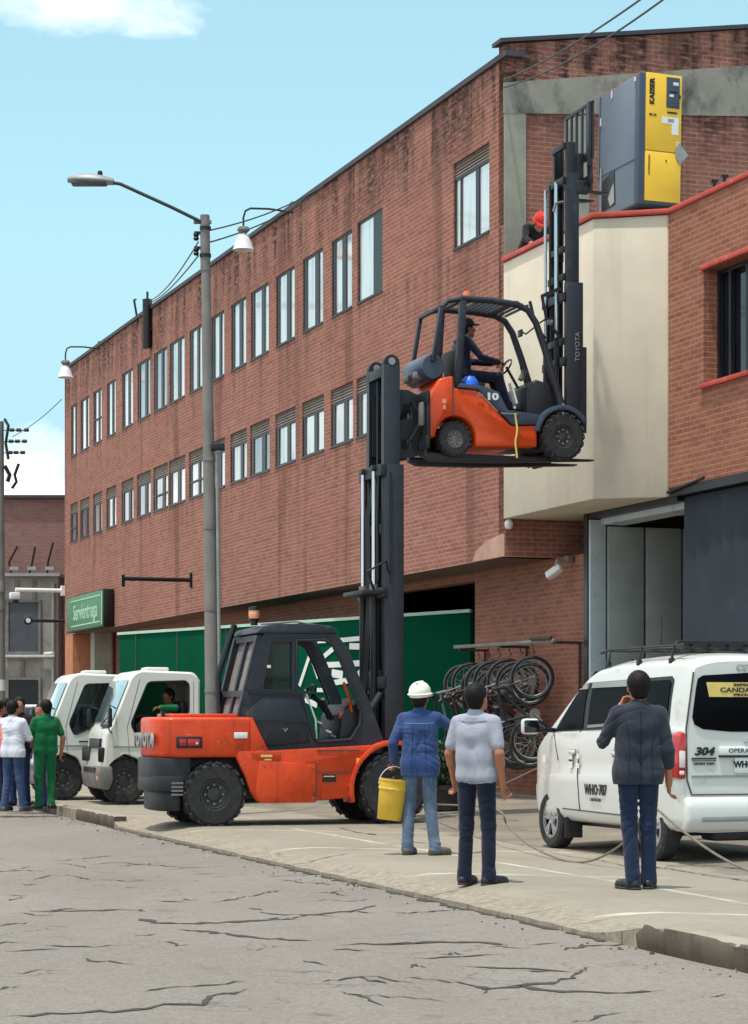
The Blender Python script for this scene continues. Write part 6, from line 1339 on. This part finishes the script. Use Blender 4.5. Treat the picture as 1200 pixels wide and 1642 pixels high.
def person(label, loc, rz, pose=None, top=None, bottom=None, shoe='shoe', sleeve='long', hem=.90, skin_m='skin', head=(0, 0, 0), hat=None, hair=True, h=.010, hs=.007, scale=1.0, bulk=1.0, group=None, untuck=True, seed=1, curlL=.55, curlR=.55, nL=None, nR=None, jacket=False, lower=True, face=True, one_piece=False):
    p = {k: v.copy() for k, v in BASE.items()}
    for k, v in (pose or {}).items(): p[k] = np.array(v, float)
    t = thing('person', label, 'person', loc, rz, group); t.scale = (scale,) * 3
    pts = np.array([v for k, v in p.items() if k not in ('fL', 'fR')]); lo = pts.min(0) - .24; hi = pts.max(0) + .26; lo[2] = min(lo[2], -.0) if lower else pts.min(0)[2] - .2
    Rh = rot_head(*head); H = p['head']; hp = lambda x, y, z: H + Rh @ V3(x, y, z)
    side = unit(p['sR'] - p['sL'])
    # ---- the body: one continuous skin surface
    g = SDF(lo, hi, hs)
    g.ell(hp(0, -.012, .035), (.075, .096, .098), .02, Rh); g.ell(hp(0, .028, -.035), (.060, .066, .088), .03, Rh); g.cap(hp(0, .058, -.100), hp(0, .062, -.102), .026, .026, .03)
    g.cap(hp(0, .088, .005), hp(0, .106, -.032), .010, .014, .014); g.cap(hp(-.018, .094, -.028), hp(.018, .094, -.028), .009, .009, .01)
    g.cap(hp(-.040, .074, .028), hp(.040, .074, .028), .012, .012, .012); g.cap(hp(-.018, .080, -.066), hp(.018, .080, -.066), .0085, .0085, .006)
    for s_ in (-1, 1): g.ell(hp(s_ * .079, -.008, -.015), (.011, .020, .032), .008, Rh); g.ell(hp(s_ * .031, .094, .008), (.017, .016, .011), .008, Rh, carve=True)
    g.cap(p['neck'] - V3(0, 0, .04), hp(0, -.015, -.06), .058, .053, .025)
    for s_ in (-.08, .08):
        g.cap(p['chest'] + side * s_, p['chest'] * .45 + p['pelvis'] * .55 + side * s_ * .8, .088 * bulk, .082 * bulk, .05); g.cap(p['chest'] * .45 + p['pelvis'] * .55 + side * s_ * .8, p['pelvis'] + side * s_ * .9, .08 * bulk, .082 * bulk, .05)
    g.cap(p['sL'] + side * .03, p['sR'] - side * .03, .045, .045, .05); g.cap(p['neck'] - V3(0, 0, .03), p['chest'], .06, .09, .05)
    for S_, n in (('L', nL), ('R', nR)):
        sh, el, wr = p['s' + S_], p['e' + S_], p['w' + S_]; g.cap(sh, el, .046, .038, .03); g.cap(el, wr, .037 if sleeve == 'short' else .034, .026, .015)
        m = .4; g.cap(el, el * .65 + wr * .35, .036, .038, .02); sgn = -1 if S_ == 'L' else 1
        dflt = unit(np.cross(wr - el, V3(0, 1, 0))) * sgn if abs(unit(wr - el)[1]) < .8 else V3(0, 0, -1)
        nn = dflt if n is None else n; d = unit(wr - el); thumb = np.cross(d, unit(np.array(nn, float) - d * (np.array(nn, float) @ d)))
        hand(g, wr, el, nn, curl=curlL if S_ == 'L' else curlR, side=1 if thumb[1] >= 0 else -1)
        if lower:
            hi_, kn, an = p['h' + S_], p['k' + S_], p['a' + S_]; g.cap(hi_, kn, .068 * bulk, .048, .03); g.cap(kn, an, .046, .034, .03); g.cap(kn * .7 + an * .3, kn * .5 + an * .5, .048, .042, .03)
            f = unit(p['f' + S_]); g.cap(an - V3(0, 0, .03), an + f * .14 - V3(0, 0, .05), .032, .026, .02)
    body = g.mesh('body', skin_m, t)
    if face:
        for s_ in (-1, 1):
            mb = MB(); c = hp(s_ * .031, .078, .008); mb.lathe([(.001, -.012), (.009, -.0085), (.012, 0), (.009, .0085), (.001, .012)], 'eye', c, n=12); mb.lathe([(.001, -.006), (.0055, -.003), (.0055, .003), (.001, .006)], 'iris', hp(s_ * .031, .0875, .008), n=10); mb.build('eye', body)
    if hair:
        g = SDF(H - .16, H + .18, .006); g.ell(hp(0, -.018, .040), (.087, .104, .095), .01, Rh); g.ell(hp(0, -.050, -.030), (.076, .062, .075), .03, Rh); g.ell(hp(0, -.03, .03), (.088, .085, .075), .03, Rh); g.ell(hp(0, .118, -.035), (.105, .105, .098), .015, Rh, carve=True)
        for s_ in (-1, 1): g.ell(hp(s_ * .1, .02, -.06), (.03, .05, .05), .012, Rh, carve=True)
        g.wrinkle(.0035, 110, seed); g.mesh('hair', 'hair', t)
    if hat in ('helmet', 'helmet_red'):
        g = SDF(H - .2, H + .24, .006); mm = 'helmet' if hat == 'helmet' else 'red_cloth'
        g.ell(hp(0, -.005, .060), (.112, .135, .112), .01, Rh); g.cap(hp(0, -.10, .16), hp(0, .09, .16), .012, .012, .012); g.ell(hp(0, .0, .040), (.130, .152, .014), .012, Rh); g.ell(hp(0, .125, .036), (.085, .07, .012), .015, Rh); g.ell(hp(0, -.0, .0), (.098, .118, .105), .006, Rh, carve=True); g.mesh('helmet', mm, t)
    if hat == 'cap':
        g = SDF(H - .2, H + .22, .006); g.ell(hp(0, -.010, .055), (.090, .108, .095), .01, Rh); g.ell(hp(0, .11, .045), (.07, .075, .010), .012, Rh); g.ell(hp(0, .0, -.03), (.2, .2, .06), .006, Rh, carve=True); g.mesh('cap', 'black_cloth', t)
    # ---- clothes
    def torso(g, x, hemz):
        mid = p['chest'] * .45 + p['pelvis'] * .55
        for s_ in (-.085, .085):
            g.cap(p['chest'] + side * s_ + V3(0, 0, .02), mid + side * s_ * .9, .098 * bulk + x, .091 * bulk + x, .06); g.cap(mid + side * s_ * .9, p['pelvis'] + side * s_ * 1.0 - V3(0, 0, .02), .092 * bulk + x, .104 * bulk + x, .06)
            g.cap(p['pelvis'] + side * s_ - V3(0, 0, .02), p['pelvis'] + side * s_ - V3(0, 0, .14), .104 * bulk + x, .106 * bulk + x, .06) if hemz < .86 else None
        g.cap(p['sL'] + side * .03 - V3(0, 0, .01), p['sR'] - side * .03 - V3(0, 0, .01), (.056 + x), .056 + x, .05); g.cap(p['neck'] - V3(0, 0, .045), p['chest'], .064 + x, .10 + x, .06)
        for q in ('sL', 'sR'): g.cap(p['neck'] - V3(0, .01, .02), p[q] * .75 + p['neck'] * .25 - V3(0, 0, .005), .052 + x, .052 + x, .04)
        g.cap(p['neck'] - V3(0, 0, .03), p['neck'] + unit(H - p['neck']) * .012, .066 + x, .064 + x, .012)
    if top:
        g = SDF(lo, hi, h); torso(g, .003 + (.006 if jacket else 0), hem)
        for S_ in 'LR':
            sh, el, wr = p['s' + S_], p['e' + S_], p['w' + S_]
            if sleeve == 'short': g.cap(sh, sh * .28 + el * .72, .058, .056, .03)
            else:
                g.cap(sh, el, .059, .048, .03); e_ = .45 if sleeve == 'rolled' else .97; g.cap(el, wr * e_ + el * (1 - e_), .047, .043 if not jacket else .047, .015)
        wk = .6 if sleeve == 'short' else 1; g.wrinkle(.010 * wk, 30, seed); g.wrinkle(.005 * wk, 64, seed + 2)
        if lower and not one_piece: g.below(hem)
        g.ell(hp(0, -.012, -.075), (.062, .066, .05), .01, Rh, carve=True); g.mesh('shirt' if not jacket else 'jacket', top, t)
    if bottom and lower:
        g = SDF(lo, hi, h)
        for s_ in (-.085, .085): g.cap(p['pelvis'] + side * s_ + V3(0, 0, .06), p['pelvis'] + side * s_ - V3(0, 0, .03), .084 * bulk, .094 * bulk, .04)
        for S_ in 'LR':
            hi_, kn, an = p['h' + S_], p['k' + S_], p['a' + S_]; g.cap(hi_, kn, .088 * bulk, .064, .02); g.cap(kn, an - V3(0, 0, .02), .063, .057, .02); g.cap(an + V3(0, 0, .03), an - V3(0, 0, .03), .060, .064, .01)
        g.wrinkle(.008, 30, seed + 5, 1.2); g.wrinkle(.004, 60, seed + 7, 1.3)
        zmin = min(p['aL'][2], p['aR'][2]) - .06
        g.below(zmin)
        g.mesh('trousers', bottom, t)
    if lower and shoe:
        for S_ in 'LR':
            an = p['a' + S_]; f = unit(p['f' + S_]); z0 = an[2] - .085; l = V3(-f[1], f[0], 0)
            g = SDF(an - .22 - f * .0, an + .3, .007); g.cap(V3(an[0], an[1], z0 + .04) - f * .035, V3(an[0], an[1], z0 + .036) + f * .16, .042, .036, .02); g.cap(V3(an[0], an[1], z0 + .036) + f * .1, V3(an[0], an[1], z0 + .03) + f * .17, .045, .036, .015); g.cap(an - V3(0, 0, .01), an - V3(0, 0, .05), .045, .048, .03); g.below(z0 + .006)
            g.above(an[2] + .03); s_ = g.mesh('shoe', shoe, t)
            g = SDF(an - .22, an + .3, .007); g.cap(V3(an[0], an[1], z0 + .02) - f * .035, V3(an[0], an[1], z0 + .02) + f * .165, .046, .040, .02); g.cap(V3(an[0], an[1], z0 + .02) + f * .1, V3(an[0], an[1], z0 + .02) + f * .15, .050, .046, .02); g.below(z0); g.above(z0 + .018); g.mesh('sole', 'sole', s_)
    return t
def seam(t, part, pts, w, m, name, back=True):                          # a stitched line or pocket edge laid on the cloth
    o = [c for c in t.children if c.name.split('.')[0] == part][0]; bv = BVHTree.FromPolygons([v.co.copy() for v in o.data.vertices], [tuple(p.vertices) for p in o.data.polygons])
    out = []
    for a, b in zip(pts, pts[1:]):
        for k in range(9): out.append((a[0] + (b[0] - a[0]) * k / 8, a[1] + (b[1] - a[1]) * k / 8))
    path = []
    for x, z in out:
        h = bv.ray_cast(Vector((x, -1, z)), Vector((0, 1, 0)))[0]
        if h is not None: path.append(h + Vector((0, -.0012, 0)))
    if len(path) > 2: mb = MB(); mb.tube(path, w, m, 5); mb.build(name, o)
M['stitch_pale'] = mat('stitch_pale', lin(108, 136, 184), .9); M['stitch_dark'] = mat('stitch_dark', lin(20, 24, 34), .9); M['stitch_grey'] = mat('stitch_grey', lin(112, 114, 128), .9)
gzz = lambda x, y: yard_at(x, y) + .002
# the three men watching in front
pA = person('man in white hard hat and blue denim shirt seen from behind with a yellow bucket', (.47, 22.9, gzz(.47, 22.9)), R(-8), dict(eL=(-.27, -.06, 1.14), wL=(-.275, .03, .96), eR=(.36, .10, 1.27), wR=(.40, .34, 1.30), sR=(.18, .01, 1.39), hL=(-.09, 0, .92), kL=(-.12, .04, .50), aL=(-.125, -.03, .085), kR=(.10, .03, .50), aR=(.16, -.06, .085), fL=(.25, 1, 0), fR=(.75, .75, 0)),
       'jacket_blue', 'jeans_light', 'shoe_grey', hem=.80, hat='helmet', hair=True, head=(-12, 6), hs=.006, h=.009, seed=1.3, curlL=1.2, skin_m='skin2')
pB = person('man in pale grey polo shirt and dark trousers with arms at his sides', (.86, 18.85, gzz(.86, 18.85)), R(-30), dict(eL=(-.25, -.02, 1.12), wL=(-.26, .09, .88), eR=(.245, -.05, 1.12), wR=(.238, .02, .86), kL=(-.10, .01, .50), aL=(-.105, -.02, .085), kR=(.10, .03, .50), aR=(.12, .0, .085), fL=(.0, 1, 0), fR=(.45, 1, 0), head=(0.01, .0, 1.60)),
       'polo_grey', 'navy', 'shoe', sleeve='short', hem=.86, head=(-10, 16), hs=.006, h=.009, scale=.985, seed=2.7, bulk=.98, curlR=.95, curlL=.9)
pC = person('man in dark blazer and blue jeans holding a hand to his ear', (2.13, 18.1, gzz(2.13, 18.1)), R(4), dict(sL=(-.172, -.01, 1.385), sR=(.172, -.01, 1.385), neck=(0, -.015, 1.44), eL=(-.275, .04, 1.16), wL=(-.125, .13, 1.43), eR=(.235, -.04, 1.10), wR=(.25, .02, .85), hL=(-.085, 0, .92), hR=(.085, 0, .92), kL=(-.065, .02, .50), aL=(-.045, -.02, .085), kR=(.085, .02, .50), aR=(.095, .05, .085), fL=(-.55, 1, 0), fR=(.35, 1, 0)),
       'blazer', 'jeans_blue', 'shoe', sleeve='rolled', hem=.83, head=(6, 2), hs=.006, h=.009, scale=1.02, seed=4.1, jacket=True, curlL=.9, nL=(1, -.2, .2), bulk=.96)
seam(pA, 'shirt', [(-.15, 1.345), (-.05, 1.335), (.05, 1.335), (.15, 1.345)], .004, 'stitch_pale', 'yoke_seam')
for s_ in (-1, 1):
    seam(pA, 'shirt', [(s_ * .06, 1.33), (s_ * .075, .84)], .0025, 'stitch_dark', 'back_seam')
    for q, st_ in ((pA, 'stitch_pale'), (pC, 'stitch_dark')): seam(q, 'trousers', [(s_ * .04, .80), (s_ * .04, .70), (s_ * .08, .67), (s_ * .12, .70), (s_ * .125, .79)], .0025, st_, 'pocket_seam')
    seam(pC, 'jacket', [(s_ * .115, 1.33), (s_ * .085, 1.1), (s_ * .10, .86)], .0022, 'stitch_dark', 'back_seam')
seam(pC, 'jacket', [(0, 1.40), (0, 1.1), (.004, .84)], .0035, 'stitch_dark', 'centre_seam')
seam(pB, 'shirt', [(-.14, 1.40), (0, 1.385), (.14, 1.40)], .0025, 'stitch_grey', 'yoke_seam'); seam(pB, 'shirt', [(-.13, .885), (0, .882), (.13, .885)], .0025, 'stitch_grey', 'hem_seam')
# the group at the left
person('man in green work overalls standing with his back turned at the left', (-5.17, 35.3, .12), R(28), dict(eL=(-.26, .02, 1.14), wL=(-.16, .18, 1.06), eR=(.28, -.04, 1.12), wR=(.27, .02, .88), aL=(-.10, .02, .085), aR=(.09, -.02, .085), fR=(.6, .8, 0)), 'green_cloth', 'green_cloth', 'shoe', sleeve='short', hem=.86, h=.012, hs=.010, seed=3.2, head=(20, 0), bulk=1.08)
person('man in a white shirt and blue jeans with folded arms left of the green overalls', (-5.63, 35.0, .1), R(-20), dict(eL=(-.24, .06, 1.14), wL=(.02, .22, 1.14), eR=(.25, .08, 1.14), wR=(-.02, .24, 1.10), aR=(.15, .05, .085), aL=(-.13, -.05, .085)), 'white_cloth', 'mid_jeans', 'shoe_grey', hem=.84, h=.012, hs=.010, seed=5.2, head=(-10, -5))
person('man in a pink shirt cut off by the left edge of the picture', (-5.90, 35.2, .1), R(-50), {}, 'pink_cloth', 'navy', 'shoe', hem=.84, h=.012, hs=.010, seed=6.2, head=(10, 0))
person('dark haired man facing the viewer between the white shirt and the green overalls', (-5.78, 36.6, .12), R(170), dict(eL=(-.24, .06, 1.14), wL=(.02, .22, 1.14), eR=(.25, .08, 1.14), wR=(-.02, .24, 1.10)), 'black_cloth', 'jeans_dark', 'shoe', hem=.84, h=.012, hs=.010, seed=7.2, head=(15, 4), scale=1.03)
person('man in a pale shirt and dark trousers looking across behind the green overalls', (-5.42, 36.5, .12), R(120), dict(eR=(.26, .1, 1.16), wR=(.1, .26, 1.2)), 'white_cloth', 'jeans_dark', 'shoe', hem=.86, h=.012, hs=.010, seed=8.2, head=(30, 6), scale=.97)
person('man in dark clothes at the back of the group by the left edge', (-6.12, 37.2, .12), R(150), {}, 'navy', 'black_cloth', 'shoe', hem=.84, h=.013, hs=.011, seed=9.2, head=(-20, 0), scale=1.02)
# the driver of the lifted forklift (local +y is the machine's forward direction)
dv = person('driver in dark navy clothes seated at the wheel of the lifted small forklift', sf.matrix_basis @ Vector((.28, 0, .0)), FY - R(90), dict(pelvis=(0, 0, 1.20), chest=(0, -.01, 1.53), neck=(0, .03, 1.70), head=(0, .09, 1.85), sL=(-.18, .01, 1.655), sR=(.18, .01, 1.655), eL=(-.23, .20, 1.42), eR=(.24, .20, 1.42), wL=(-.12, .50, 1.40), wR=(.13, .50, 1.38),
            hL=(-.10, .04, 1.17), hR=(.10, .04, 1.17), kL=(-.13, .50, 1.19), kR=(.14, .50, 1.17), aL=(-.13, .66, .76), aR=(.14, .64, .76), fL=(0, 1, 0), fR=(0, 1, 0)), 'navy', 'navy', 'shoe', hem=1.1, h=.011, hs=.008, seed=2.2, head=(0, 4), hat='cap', one_piece=True, curlL=1.2, curlR=1.2, skin_m='skin2')
cdv = TN.matrix_basis @ Vector((-.18, .47, .10))
person('driver in a green shirt resting his arm on the window edge of the nearer cab', cdv, R(200) - R(90), dict(pelvis=(0, 0, 1.12), chest=(0, -.02, 1.40), neck=(0, 0, 1.55), head=(0, .03, 1.70), sL=(-.185, 0, 1.50), sR=(.185, 0, 1.50), eL=(-.46, .02, 1.50), eR=(.24, .2, 1.3), wL=(-.48, .28, 1.50), wR=(.1, .46, 1.36), hL=(-.1, .04, 1.1), hR=(.1, .04, 1.1)), 'green_cloth', None, None, hem=.9, h=.011, hs=.009, seed=4.4, lower=False, head=(25, 0), one_piece=True, skin_m='skin2')
rm = B(-.26, -.33, 8.45)
person('man in dark clothes and a red helmet bending over the red parapet cap', rm, R(195), dict(pelvis=(0, 0, .62), chest=(0, .22, .82), neck=(0, .36, .88), head=(0, .47, .92), sL=(-.18, .30, .86), sR=(.18, .30, .86), eL=(-.24, .42, .66), eR=(.24, .44, .66), wL=(-.2, .58, .58), wR=(.2, .6, .58), hL=(-.09, 0, .6), hR=(.09, 0, .6), kL=(-.12, .28, .40), kR=(.12, .28, .40), aL=(-.12, -.02, .085), aR=(.12, -.02, .085)), 'black_cloth', 'jeans_dark', 'shoe', hem=.5, h=.012, hs=.010, seed=5.4, head=(0, -40), hat='helmet_red', one_piece=True)
